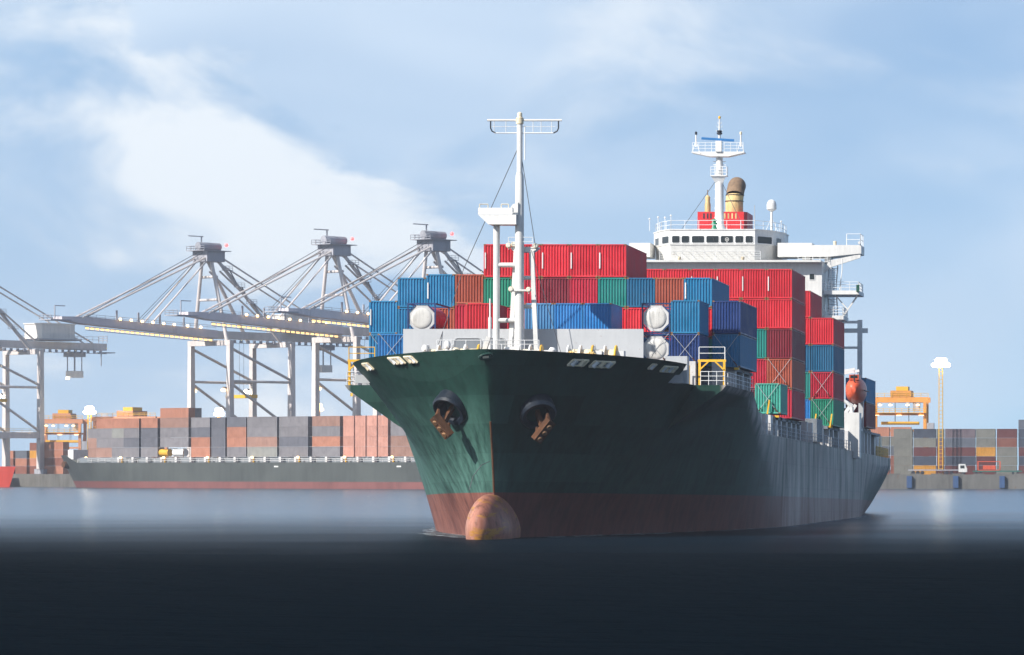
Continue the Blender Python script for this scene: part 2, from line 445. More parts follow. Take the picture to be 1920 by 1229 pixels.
# bulbous bow
def bulb():
    vs, fs = [], []; nv = 28
    prof = [(-2.6 + 5.2 * (1 - math.cos(math.pi / 2 * k / 12)), math.sin(math.pi / 2 * k / 12) ** 0.92) for k in range(13)] + [(4.5, 0.97), (7, 0.9), (10, 0.75)]
    for y, r in prof:
        for k in range(nv):
            b = math.tau * k / nv; sb = math.sin(b)
            x = 1.72 * r * math.cos(b) * (1 - 0.16 * max(0, sb)); zz = (2.75 if sb > 0 else 3.6) * r * sb
            vs.append((x, y - 0.25 * sb * r, zz + 0.85))
    n = nv
    for i in range(len(prof) - 1):
        for k in range(nv): fs.append((i * nv + k, i * nv + (k + 1) % nv, (i + 1) * nv + (k + 1) % nv, (i + 1) * nv + k))
    return MB().add(vs, fs)
BULBM = hull_material('boot_bulb', (0.34, 0.120, 0.080), (0.50, 0.27, 0.20), (0.15, 0.055, 0.035))
t_ = BULBM.node_tree; p__ = t_.nodes['Principled BSDF']; old = p__.inputs['Base Color'].links[0].from_socket
co_ = N(t_, 'ShaderNodeTexCoord').outputs['Object']
sl_ = N(t_, 'ShaderNodeMapping', inp={'Rotation': (0, R(38), 0), 'Scale': (0.35, 0.35, 1.3)}); t_.links.new(co_, sl_.inputs[0])
yl_ = ramp(t_, noise(t_, sl_.outputs[0], 1.1, 4, 0.55, 0.6), [(0.53, 0.0), (0.60, 0.85)])
dk_ = ramp(t_, noise(t_, co_, 1.6, 7, 0.7), [(0.52, 0.0), (0.66, 0.8)])
c_ = mixc(t_, yl_, old, (0.42, 0.20, 0.03)); c_ = mixc(t_, dk_, c_, (0.10, 0.045, 0.03))
t_.links.new(c_, p__.inputs['Base Color'])
bo = bulb().obj('bulbous_bow', BULBM, ship, True)
# decks
def deck(name, z, slist, aft, mat, inset=0.12):
    L = [(-half(s if aft else s_stem(z) + s * (23 - s_stem(z)) / 23, z, aft) + inset, s if aft else s_stem(z) + s * (23 - s_stem(z)) / 23, z) for s in slist]
    Rr = [(-x, y, z_) for x, y, z_ in L]
    L = [(min(x, 0), y, q) for x, y, q in L]; Rr = [(max(x, 0), y, q) for x, y, q in Rr]
    n = len(slist)
    mb = MB().add(L + Rr, [(k, k + 1, n + k + 1, n + k) for k in range(n - 1)])
    return mb.obj(name, mat, ship)
deck('forecastle_deck', 12.85, SF[4:], False, DECK)
FD = 13.55
deck('forecastle_deck', FD, SF[4:18], False, DECK)
MB().box(-13.6, 13.6, 15.25, 15.4, 12.86, FD - 0.003).obj('forecastle_bulkhead', GREY, ship)
deck('side_deck', 12.80, [23, 25, 27, 29, 31, 33, 36, 39, 42, 43.2], True, DECK)
deck('main_deck', 8.3, [44, 48, 51, 55, 60, 72, 90, 115, 140, 164, 180, 188, 192, 196, 199.9], True, DECK)
# sunken structures under the cargo
MB().box(-13.6, 13.6, 31.5, 44.5, 12.81, 14.75).obj('hatch_coaming', DGREY, ship)
MB().box(-11.0, 12.4, 24.3, 30.9, 12.85, 14.74).obj('hatch_coaming', DGREY, ship)
MB().box(-13.6, 13.6, 50, 139, 8.3, 11.25).obj('hatch_coaming', DGREY, ship)
MB().box(-13.6, 13.6, 162, 186, 8.3, 11.9).obj('hatch_coaming', DGREY, ship)
exec_after = []
# ------------------------------------------------------------------ fittings on the bow
def on_shell(px, py, sd):
    best = None
    for k in range(20, 2250):
        s = k * 0.01; z = Z(py, s)
        if s < s_stem(z): continue
        p = PV + F * (XC + sd * half(s, z)) / (Y0 + s)
        if best is None or abs(p - px) < best[0]: best = (abs(p - px), s, z)
    _, s, z = best
    p = Vector((sd * half(s, z), s, z))
    du = Vector((sd * (half(s + 0.1, z) - half(s - 0.1, z)), 0.2, 0)).normalized()
    dv = Vector((sd * (half(s, z + 0.1) - half(s, z - 0.1)), 0, 0.2)).normalized()
    nrm = du.cross(dv).normalized()
    if nrm.y > 0: nrm = -nrm
    return p, du, dv, nrm
def fairlead(px, py, sd, w, h, nroll):
    p, du, dv, nr = on_shell(px, py, sd)
    def P(a, b, c): return p + du * a + dv * b + nr * c
    e = MB()
    bk = MB().add([P(-w / 2, -h / 2, 0.03), P(w / 2, -h / 2, 0.03), P(w / 2, h / 2, 0.03), P(-w / 2, h / 2, 0.03)], [(0, 1, 2, 3)]).obj('fairlead', DGREY, ship)
    for a, b, c, d in ((-w / 2, -h / 2, w / 2, -h / 2), (-w / 2, h / 2, w / 2, h / 2), (-w / 2, -h / 2, -w / 2, h / 2), (w / 2, -h / 2, w / 2, h / 2)):
        e.tube(P(a, b, 0.05), P(c, d, 0.05), 0.08, n=8)
    e.obj('rim', CREAM, bk, True)
    for k in range(nroll):
        x = -w / 2 + w * (k + 0.5) / nroll
        mb = MB(); rr = min(0.24, w / nroll * 0.36); mb.tube(P(x, -h * 0.46, 0.02), P(x, 0, 0.02), rr, rr * 0.8, n=12); mb.tube(P(x, 0, 0.02), P(x, h * 0.46, 0.02), rr * 0.8, rr, n=12)
        mb.obj('roller', CREAM if k % 2 else WHITE2, bk, True)
fairlead(690, 687, -1, 1.5, 0.7, 2)
fairlead(744, 676, -1, 1.7, 0.68, 3); fairlead(770, 674, -1, 1.0, 0.68, 2)
fairlead(1083, 680, 1, 1.5, 0.62, 2); fairlead(1128, 683, 1, 2.1, 0.62, 3); fairlead(1253, 692, 1, 2.2, 0.56, 4)
fairlead(1222, 687, 1, 0.6, 0.5, 1)
# centre chock
def chock(px, py, sd, r):
    p, du, dv, nr = on_shell(px, py, sd)
    mb = MB(); n = 16
    for k in range(n):
        a, b = k * math.tau / n, (k + 1) * math.tau / n
        mb.tube(p + du * math.cos(a) * r * 1.35 + dv * math.sin(a) * r + nr * 0.06, p + du * math.cos(b) * r * 1.35 + dv * math.sin(b) * r + nr * 0.06, 0.13, n=6)
    o = mb.obj('chock', HULLM, ship, True)
    MB().add([p + du * math.cos(k * math.tau / n) * r * 1.3 + dv * math.sin(k * math.tau / n) * r + nr * 0.03 for k in range(n)], [tuple(range(n))]).obj('chock_opening', BLACK, o)
    MB().tube(p + du * -0.2 + nr * 0.06 - dv * 0.1, p + du * 0.25 + nr * 0.06 - dv * 0.05, 0.11, n=8).obj('roller', CREAM, o, True)
chock(908, 668, 1, 0.33)
# anchors in their bolsters
for sd, px, py in ((-1, 848, 762), (1, 1006, 770)):
    p, du, dv, nr = on_shell(px, py, sd)
    ax = (nr * 0.72 + Vector((0, -0.35, -0.55))).normalized()
    u = ax.cross(Vector((0, 0, 1))).normalized(); v = u.cross(ax).normalized()
    mb = MB(); n = 20
    prof = [(1.35, -1.2), (1.42, 0.55), (1.28, 0.75), (0.95, 0.62), (0.8, -0.2)]
    vs = [p + (u * math.cos(k * math.tau / n) * 1.05 + v * math.sin(k * math.tau / n) * 1.05) * r + ax * h for r, h in prof for k in range(n)]
    fs = [(j * n + k, j * n + (k + 1) % n, (j + 1) * n + (k + 1) % n, (j + 1) * n + k) for j in range(4) for k in range(n)]
    bo_ = mb.add(vs, fs).obj('anchor_bolster', BOLSTER, ship, True)
    a0 = p + ax * 0.35
    dn = (Vector((0, 0, -1)) + nr * 0.35 - du * 0.25 * 0).normalized()
    crown = p + ax * 1.05 + dn * 0.95 + Vector((sd * 0.15, 0, 0))
    w_ = u
    mb = MB(); mb.beam(p - ax * 0.5, crown, 0.34, 0.34)
    an = mb.obj('anchor', RUST, ship)
    mb = MB()
    tilt = (Vector((-sd * 0.62, 0, 0)) + Vector((0, 0, -1)) * 0.8).normalized()
    c0, c1 = crown - tilt * 1.0, crown + tilt * 1.0
    mb.beam(c0, c1, 0.75, 0.6, ax)
    mb.obj('crown', RUST, an)
    for e_, sg in ((c0, -1), (c1, 1)):
        mb = MB(); mb.tube(e_ - tilt * sg * 0.4, e_ + ax * 0.1 - tilt * sg * 0.3 - dn * 0.95, 0.36, 0.10, n=6)
        mb.obj('fluke', RUST, an)
    for k in (-0.6, 0.0, 0.6):
        MB().tube(crown + tilt * k + ax * 0.28, crown + tilt * k + ax * 0.42, 0.24, 0.2, n=8).obj('crown_pad', DRUST, an)
# draft-mark chain and mooring line by the stem
MB().path([(-0.25, 3.6, 6.2), (-0.75, 2.8, 5.9), (-1.3, 2.2, 5.0), (-1.55, 1.9, 3.9)], 0.03, 5).obj('bow_line', WIRE, ship)

# ------------------------------------------------------------------ forecastle: breakwater, winches, rails
S_BW = 18.0
bw = MB()
zb = Z(617, S_BW)
bw.box(-10.2, 9.9, S_BW, S_BW + 0.12, 12.85, zb)
brk = bw.obj('breakwater', GREY, ship)
for x in (-8.2, -5.4, -2.6, 0.2, 3.0, 5.8, 8.4):
    MB().add([(x, S_BW + 0.12, 12.85), (x, S_BW + 1.8, 12.85), (x, S_BW + 0.12, zb - 0.2), (x + 0.1, S_BW + 0.12, 12.85), (x + 0.1, S_BW + 1.8, 12.85), (x + 0.1, S_BW + 0.12, zb - 0.2)],
             [(0, 1, 2), (3, 5, 4), (0, 3, 4, 1), (1, 4, 5, 2), (0, 2, 5, 3)]).obj('stiffener', GREY, brk)
for x0, x1 in ((T(851, S_BW), T(902, S_BW)), (T(915, S_BW), T(947, S_BW))):
    z0, z1 = 13.4, Z(634, S_BW); r = 0.3
    pl = []
    for cx, cz, a0 in ((x1 - r, z1 - r, 0), (x0 + r, z1 - r, 90), (x0 + r, z0 + r, 180), (x1 - r, z0 + r, 270)):
        pl += [(cx + r * math.cos(R(a0 + q)), cz + r * math.sin(R(a0 + q))) for q in (0, 30, 60, 90)]
    MB().extr_y(pl, S_BW - 0.02, S_BW + 0.01).obj('opening', DGREY, brk)
    rim = MB(); rim.path([(x, S_BW - 0.03, z) for x, z in pl + pl[:1]], 0.05, 5); rim.obj('opening_rim', GREY, brk)
S_R = 8.0
def fz(s): return 12.85
mb = MB(); rail(mb, [(T(818, 6), 6, FD), (T(1010, 6), 6, FD)], h=2.45, step=1.25, nr=3, r=0.03, rp=0.035); mb.obj('railing', WHITE2, ship)
mb = MB(); rail(mb, [(T(905, 10), 10, FD), (T(1010, 10), 10, FD)], h=2.3, step=1.4, nr=4, r=0.03, rp=0.04); mb.obj('railing', WHITE2, ship)
def winch(px, s, sc_, mat=CREAM):
    x = T(px, s); zt = FD
    o = MB().box(x - 1.5 * sc_, x + 1.5 * sc_, s - 0.8, s + 0.8, zt, zt + 0.7).obj('mooring_winch', DGREY, ship)
    MB().tube((x - 1.3 * sc_, s, zt + 1.4), (x + 0.6 * sc_, s, zt + 1.4), 0.62, n=14).obj('drum', mat, o, True)
    for q in (-1.35, -0.35, 0.65):
        MB().tube((x + q * sc_, s, zt + 1.4), (x + q * sc_ + 0.12, s, zt + 1.4), 0.98, n=16).obj('drum_flange', YELLOW if q > 0 else WHITE2, o, True)
    MB().box(x + 0.8 * sc_, x + 1.5 * sc_, s - 0.5, s + 0.5, zt + 0.7, zt + 1.9).obj('gearbox', WHITE2, o)
winch(880, 11.5, 1.1); winch(828, 12.5, 0.9); winch(1000, 12.5, 0.9); winch(1095, 13.0, 1.0); winch(1140, 13.6, 0.9)
def vent(px, s, h, r=0.28, mat=WHITE):
    x = T(px, s); zt = FD
    o = MB().lathe([(r, 0), (r, h * 0.75), (r * 1.5, h * 0.76), (r * 1.6, h * 0.9), (r * 0.9, h)], 12, (x, s, zt)).obj('mushroom_vent', mat, ship, True)
    MB().tube((x, s - r * 1.6, zt + h * 0.8), (x, s + r * 1.6, zt + h * 0.8), 0.05, n=6).obj('vent_handle', DRUST, o)
vent(797, 9, 2.2, 0.2); vent(838, 8.5, 2.5, 0.18); vent(855, 9.5, 2.0, 0.22, CREAM); vent(1035, 9, 2.0, 0.2)
for px in (868, 884, 893, 912, 975, 982):
    x = T(px, 7.5); MB().lathe([(0.22, 0), (0.20, 1.4), (0.30, 1.45), (0.30, 1.6), (0.1, 1.7)], 12, (x, 7.5, FD)).obj('bollard', YELLOW, ship, True)
mb = MB(); x = T(895, 8); mb.beam((x, 8, FD), (x + 0.9, 8, Z(632, 8)), 0.5, 0.35); mb.obj('ladder_chute', WHITE, ship)
for px, s in ((1047, 12), (1065, 12), (1068, 12), (1076, 12), (1090, 12.4), (1098, 12.4), (1118, 12.6)):
    x = T(px, s); MB().tube((x, s, FD), (x + (0.15 if px == 1065 else 0), s, 15.3 + 0.25 * math.sin(px)), 0.07, n=6).obj('bitt_post', CREAM, ship)
for x0, x1, s in ((1058, 1082, 11), (1096, 1120, 11.6)):     # canvas covers over the port winches, gathered in folds
    n = 22; vs, fs = [], []
    for k in range(n + 1):
        u = k / n; x = T(x0, s) + (T(x1, s) - T(x0, s)) * u
        hgt = 14.95 + 0.4 * math.sin(math.pi * u) + 0.05 * math.sin(u * 40)
        yy = 0.12 * math.sin(u * 52)
        vs += [(x, s + yy - 0.5, FD), (x, s + yy - 0.35, hgt - 0.25), (x, s, hgt), (x, s + 0.5, FD)]
    for k in range(n):
        for j in range(3): fs.append((k * 4 + j, k * 4 + j + 1, k * 4 + j + 5, k * 4 + j + 4))
    MB().add(vs, fs).obj('canvas_cover', paint('canvas', (0.70, 0.50, 0.20), 0.9, 0.2, 0.3), ship)
MB().box(T(1247, 16), T(1288, 16), 16, 17.2, 12.85, Z(668, 16)).obj('deck_locker', GREY, ship)

# ------------------------------------------------------------------ foremast
S_M = 16.3
fm = MB()
xm = T(971, S_M)
fm = MB().lathe([(0.40, 12.85), (0.38, Z(470, S_M)), (0.34, Z(330, S_M)), (0.24, Z(322, S_M)), (0.24, Z(232, S_M)), (0.22, Z(226, S_M)), (0.1, Z(213, S_M))], 16, (T(973, S_M), S_M, 0)).obj('foremast', WHITE, ship, True)
xm = T(973, S_M); xl = T(930, S_M)
MB().tube((xl, S_M, 12.85), (xl, S_M, Z(420, S_M)), 0.27, n=14).obj('mast_leg', WHITE, fm, True)
for py in (497, 601, 655):
    MB().tube((xl, S_M, Z(py, S_M)) if py < 650 else (T(945, S_M), S_M, Z(py, S_M)), (xm, S_M, Z(py, S_M)), 0.2, n=10).obj('crossbar', WHITE, fm, True)
# look-out platform
z0, z1 = Z(422, S_M), Z(404, S_M)
pl = MB(); x0, x1 = T(899, S_M), T(970, S_M)
pl.extr_y([(T(918, S_M), z0), (x1, z0), (x1, z1), (x0, z1)], S_M - 0.9, S_M + 0.9)
pf = pl.obj('mast_platform', WHITE, fm)
mb = MB(); zt = Z(391, S_M)
mb.box(x0, x1 - 0.3, S_M - 0.92, S_M - 0.86, z1, zt); mb.box(x0, x0 + 0.06, S_M - 0.9, S_M + 0.9, z1, zt); mb.box(x0, x1 - 0.3, S_M + 0.86, S_M + 0.92, z1, zt)
mb.obj('platform_bulwark', WHITE2, pf)
mb = MB(); mb.extr_y([(T(948, S_M), z1), (T(972, S_M), z1), (T(972, S_M), Z(380, S_M)), (T(962, S_M), Z(384, S_M))], S_M - 0.5, S_M - 0.3); mb.obj('gusset', WHITE, pf)
for xa, xb in ((0.1, 0.8), (1.9, 2.5)):
    mb = MB(); rail(mb, [(x0 + xa, S_M - 0.8, zt), (x0 + xb, S_M - 0.8, zt)], h=0.3, step=0.7, nr=1, r=0.04, rp=0.04); mb.obj('platform_rail', CREAM, pf)
# yard with wire aerial frame
zy0, zy1 = Z(225, S_M), Z(249, S_M)
yl, yr = T(912, S_M), T(1052, S_M)
MB().tube((yl, S_M, zy0), (yr, S_M, zy0), 0.09, n=8).obj('yard', WHITE, fm)
mb = MB(); mb.tube((yl + 0.6, S_M, zy1), (yr - 0.7, S_M, zy1), 0.055, n=6)
for x in (T(925, S_M), T(947, S_M), T(998, S_M), T(1013, S_M), T(1033, S_M)): mb.tube((x, S_M, zy0), (x, S_M, zy1), 0.03, n=5)
mb.tube((T(920, S_M), S_M, (zy0 + zy1) / 2), (T(1040, S_M), S_M, (zy0 + zy1) / 2), 0.022, n=5)
mb.obj('yard_rail', WHITE2, fm)
for sx, xe in ((1, yl), (-1, yr)):
    MB().path([(xe + sx * 0.28, S_M, zy0), (xe + sx * 0.28, S_M, zy1 + 0.4), (xe + sx * 0.4, S_M, zy1 + 0.15), (xe + sx * 0.7, S_M, zy1)], 0.06, 6).obj('yard_hoop', BLACK, fm)
MB().lathe([(0.32, 0), (0.32, 0.5), (0.22, 0.55), (0.2, 0.9), (0.05, 1.0)], 12, (xm, S_M, Z(232, S_M))).obj('masthead_light', CREAM, fm, True)
MB().tube((xm + 0.42, S_M, Z(300, S_M)), (xm + 0.42, S_M, Z(235, S_M)), 0.05, n=6).obj('signal_pipe', WHITE2, fm)
# tripod behind with the lamp platform
S_T = 16.8
for x0_, x1_ in ((T(953, S_T), T(967, S_T)), (T(1008, S_T), T(996, S_T))):
    MB().beam((x0_, S_T, 12.85), (x1_, S_T, Z(470, S_T)), 0.36, 0.36, (0, 1, 0)).obj('tripod_leg', WHITE, fm)
for py, a, b in ((521, 961, 1003), (575, 957, 1005)):
    MB().tube((T(a, S_T), S_T, Z(py, S_T)), (T(b, S_T), S_T, Z(py, S_T)), 0.17, n=10).obj('crossbar', WHITE, fm, True)
tp = MB().extr_y([(T(957, S_T), Z(466, S_T)), (T(964, S_T), Z(473, S_T)), (T(998, S_T), Z(473, S_T)), (T(1008, S_T), Z(466, S_T)), (T(1008, S_T), Z(463, S_T)), (T(957, S_T), Z(463, S_T))], S_T - 0.2, S_T + 0.9).obj('lamp_platform', WHITE, fm)
mb = MB(); rail(mb, [(T(955, S_T), S_T - 0.7, Z(463, S_T)), (T(1000, S_T), S_T - 0.7, Z(463, S_T))], h=0.75, step=1.0, nr=2, r=0.025, rp=0.03); mb.obj('platform_rail', WHITE2, tp)
def lampo(px, py, s, r, par, mat=None):
    x, z = T(px, s), Z(py, s)
    o = MB().lathe([(r * 0.6, 0.45), (r, 0.12), (r, 0.0), (r * 0.8, -0.03)], 14, (x, s, z), 'y').obj('floodlight', CREAM, par, True)
    MB().lathe([(r * 0.78, 0.0), (r * 0.72, -0.05)], 14, (x, s - 0.03, z), 'y').obj('lens', paint('lens', (0.75, 0.72, 0.62), 0.15, 0, 0), o, True)
    MB().tube((x, s + 0.2, z), (x, s + 0.2, z - r * 1.5), 0.05, n=6).obj('bracket', WHITE2, o)
for px, py, s in ((952, 460, 16.4), (962, 458, 16.4), (1003, 461, 16.4), (990, 543, 15.7), (957, 542, 15.7)): lampo(px, py, s, 0.22, fm)
mb = MB(); mb.tube((T(957, 15.8), 15.8, Z(545, 15.8)), (T(991, 15.8), 15.8, Z(545, 15.8)), 0.09, n=8); mb.obj('lamp_arm', WHITE, fm)
MB().tube((T(918, 15), 15, FD), (T(918, 15), 15, Z(595, 15)), 0.14, n=10).obj('deck_pole', WHITE, ship, True)
MB().tube((T(918, 15), 15, Z(595, 15)), (T(918, 15), 15, Z(560, 15)), 0.07, n=8).obj('deck_pole', WHITE, ship, True)
# stays
mb = MB(); mb.tube((xm, S_M, Z(270, S_M)), (T(868, 19), 19, Z(505, 19)), 0.032, n=5); mb.tube((T(868, 19), 19, Z(505, 19)), (T(797, 17.2), 17.2, 12.9), 0.03, n=5); mb.obj('stay', WIRE, fm)
mb = MB(); mb.tube((xm + 0.2, S_M, Z(300, S_M)), (T(1004, S_T), S_T - 0.5, Z(458, S_T)), 0.03, n=5); mb.tube((T(998, S_T), S_T - 0.7, Z(470, S_T)), (T(1051, 17), 17, Z(662, 17)), 0.026, n=5); mb.obj('stay', WIRE, fm)

# ------------------------------------------------------------------ containers
CW = 2.44
def corr(n, L, depth):
    """plan outline of corrugation: list of (along, depth offset)"""
    out = []
    for k in range(n):
        a = L * k / n; p = L / n
        out += [(a, 0.0), (a + p * 0.30, 0.0), (a + p * 0.46, depth), (a + p * 0.84, depth)]
    return out + [(L, 0.0)]
CM = {}
def container_meshes(L, H):
    key = (L, H)
    if key in CM: return CM[key]
    w = CW / 2; d = {}
    fr = MB(); q = 0.09
    for x0 in (-w, w - q):
        for y0 in (0, L - q): fr.box(x0, x0 + q, y0, y0 + q, 0.12, H - 0.11)
    for y0 in (0, L - q):
        fr.box(-w + q, w - q, y0, y0 + q, 0.02, 0.15); fr.box(-w + q, w - q, y0, y0 + q, H - 0.12, H - 0.01)
    for x0 in (-w, w - q):
        fr.box(x0, x0 + q, q, L - q, 0.03, 0.16); fr.box(x0, x0 + q, q, L - q, H - 0.09, H - 0.01)
    nb = len(fr.f)
    for x0 in (-w - 0.004, w - 0.17):
        for y0 in (-0.006, L - 0.17):
            for z0 in (0, H - 0.118): fr.box(x0, x0 + 0.174, y0, y0 + 0.176, z0, z0 + 0.12)
    fr.nb = nb
    d['frame'] = fr
    def wall(pts, along, fixed, sgn):
        mb = MB(); n = len(pts); vs = []
        for z in (0.13, H - 0.10):
            for a, o in pts: vs.append((a, fixed + sgn * o, z) if along == 'x' else (fixed + sgn * o, a, z))
        mb.add(vs, [(k, k + 1, n + k + 1, n + k) for k in range(n - 1)]); return mb
    e = [(-w + q + a, o) for a, o in corr(9, CW - 2 * q, 0.075)]
    d['end_wall'] = wall(e, 'x', 0.015, 1)
    d['rear_wall'] = wall(e, 'x', L - 0.015, -1)
    sd = [(q + a, o) for a, o in corr(int((L - 0.2) / 0.36), L - 2 * q, 0.045)]
    d['side_wall'] = wall(sd, 'y', w - 0.012, -1)
    d['side_wall_l'] = wall(sd, 'y', -w + 0.012, 1)
    rf = MB(); rf.box(-w + 0.02, w - 0.02, 0.02, L - 0.02, H - 0.045, H - 0.02); rf.box(-w + 0.1, w - 0.1, 0.1, L - 0.1, 0.1, 0.14)
    d['roof'] = rf
    CM[key] = d
    return d
CMM = {}
def cmesh(L, H, part, mat):
    key = (L, H, part, mat.name)
    if key not in CMM:
        mb = container_meshes(L, H)[part]
        me = mb.mesh('container_' + part, mat)
        bm = bmesh.new(); bm.from_mesh(me)
        if 'wall' not in part: bmesh.ops.recalc_face_normals(bm, faces=bm.faces)
        bm.to_mesh(me); bm.free(); CMM[key] = me
        if part == 'frame':
            me.materials.append(DRUST)
            for i, pg in enumerate(me.polygons): pg.material_index = 1 if i >= mb.nb else 0
    return CMM[key]
STRIP = MB().box(-1.13, -1.03, -0.03, 0.012, 0.75, 2.15).mesh('marking_strip', WHITE)
ORD = ['outermost', 'second', 'third', 'fourth', 'fifth', 'sixth', 'middle', 'sixth', 'fifth', 'fourth', 'third', 'second', 'outermost']
TIER = {1: 'lowest tier', 2: 'second tier', 3: 'third tier', 4: 'fourth tier', 5: 'fifth tier'}
ROWN = {'A': 'short front row behind the breakwater', 'B': 'tall row behind the foremast', 'C': 'third row towards the bridge', 'D': 'row just before the white deckhouse', 'E': 'row aft of the lifeboat', 'F': 'lone box by the port rail'}
def container(row, col, tier, s, z, L, H, colour, strip=False, jit=0.0, far=False):
    t = (col - 6) * 2.5 + jit
    side = 'port' if col > 6 else 'starboard'
    place = 'middle column' if col == 6 else '%s column from %s' % (ORD[col], side)
    lab = '%s container, %s, %s, %s' % (colour, TIER[tier], place, ROWN[row])
    o = thing('shipping_container', lab, 'container', SW(t, s, z), SROT, 'containers on the green ship')
    m = cmat(colour)
    for part in ('frame', 'end_wall', 'side_wall', 'side_wall_l', 'rear_wall', 'roof'):
        nm = {'side_wall_l': 'side_wall', 'rear_wall': 'end_wall'}.get(part, part)
        link(nm, cmesh(L, H, part, m), o)
    if strip: link('marking_strip', STRIP, o)
    return o
HI, LO = 2.896, 2.591
L40, L20 = 12.19, 6.06
sB, sA, sC, sC2, sD, sE = 32.6, 24.5, 73.4, 63.6, 114.0, 150.0
TOPS = {}
def stack(row, col, s, z, L, spec, jit=0.0):
    for k, (colour, H, *st) in enumerate(spec):
        container(row, col, k + 1, s + rng.uniform(-0.04, 0.04), z, L, H, colour, bool(st and st[0]), jit + rng.uniform(-0.012, 0.012))
        z += H + 0.035
    TOPS[(row, col)] = z
zB = Z(689, sB)
stack('B', 0, sB, zB + 0.0, L40, [('blue', HI), ('blue', HI, 1)])
stack('B', 1, sB, zB + 0.0, L40, [('blue', LO), ('blue', LO), ('blue', LO)])
stack('B', 2, sB, zB, L40, [('blue', LO), ('rust', LO), ('blue', HI, 1)])
stack('B', 3, sB, zB, L40, [('maroon', LO), ('crimson', HI), ('rust', LO)])
for c, c1, c2, c3 in ((4, 'crimson', 'crimson', 'green'), (5, 'red', 'rust', 'crimson'), (6, 'rust', 'blue', 'maroon'), (7, 'blue', 'maroon', 'crimson'), (8, 'red', 'red', 'teal')):  # c3 darker maroon and crimson: shadow on that tier put into the paint
    stack('B', c, sB, zB, L40, [(c1, LO), (c2, LO), (c3, LO), ('red', HI, 1)])
stack('B', 9, sB, zB, L40, [('blue', LO), ('red', LO), ('dark blue', LO)])
stack('B', 10, sB, zB, L40, [('red', LO), ('red', LO), ('rust', LO)])
stack('B', 11, sB, zB, L40, [('teal', LO), ('red', LO), ('blue', LO, 1)])
stack('B', 12, sB, zB, L40, [('blue', HI), ('navy blue', HI)])
zA = 14.78
for c, a, b in ((1, 'bright blue', None), (4, 'rust', 'red'), (6, 'blue', 'light blue'), (7, 'red', 'bright blue'), (8, 'blue', 'bright blue'), (11, 'navy blue', 'blue')):
    stack('A', c, sA, zA, L20, [(a, LO)] + ([(b, LO if c < 9 else HI - 0.05)] if b else []))
zC = Z(785, sC)
stack('C', 12, sC, zC, L40, [('crimson', HI), ('rust', HI), ('maroon', HI), ('red', HI), ('red', HI, 1)])  # third tier maroon: the shadow over it is put into the colour
stack('C', 11, sC, zC, L40, [('maroon', HI), ('crimson', HI), ('teal', HI), ('red', HI), ('red', HI, 1)])
stack('C', 10, sC, zC, L40, [('blue', HI), ('maroon', HI), ('rust', HI), ('red', HI), ('red', HI, 1)])
stack('C', 9, sC, zC, L40, [('blue', HI), ('maroon', HI), ('rust', HI), ('red', HI), ('red', HI, 1)])
stack('C', 8, sC, zC, L40, [('rust', HI), ('blue', HI), ('rust', HI), ('teal', HI), ('red', HI)])
stack('C', 7, sC, zC, L40, [('blue', HI), ('blue', HI), ('rust', HI), ('red', HI), ('red', HI)])
o = container('F', 12, 1, sC2, Z(776, sC2), L20, HI, 'pale teal')
o['label'] = 'pale teal container standing alone low beside the port rail, ahead of a tall red stack'
zD = Z(799, sD)
stack('D', 12, sD, zD, L40, [('green', HI), ('crimson', HI), ('dark blue', HI), ('red', HI)])
stack('D', 11, sD, zD, L40, [('bright blue', HI), ('teal', HI), ('dark blue', HI, 1), ('red', HI), ('red', HI)])
stack('D', 10, sD, zD, L40, [('rust', HI), ('blue', HI), ('rust', HI), ('red', HI), ('red', HI)])
zE = Z(802, 155)
stack('E', 12, sE + 3, zE, L40, [('maroon', HI), ('blue', HI)])
stack('E', 11, sE + 16, zE - 0.3, L20, [('maroon', HI)])
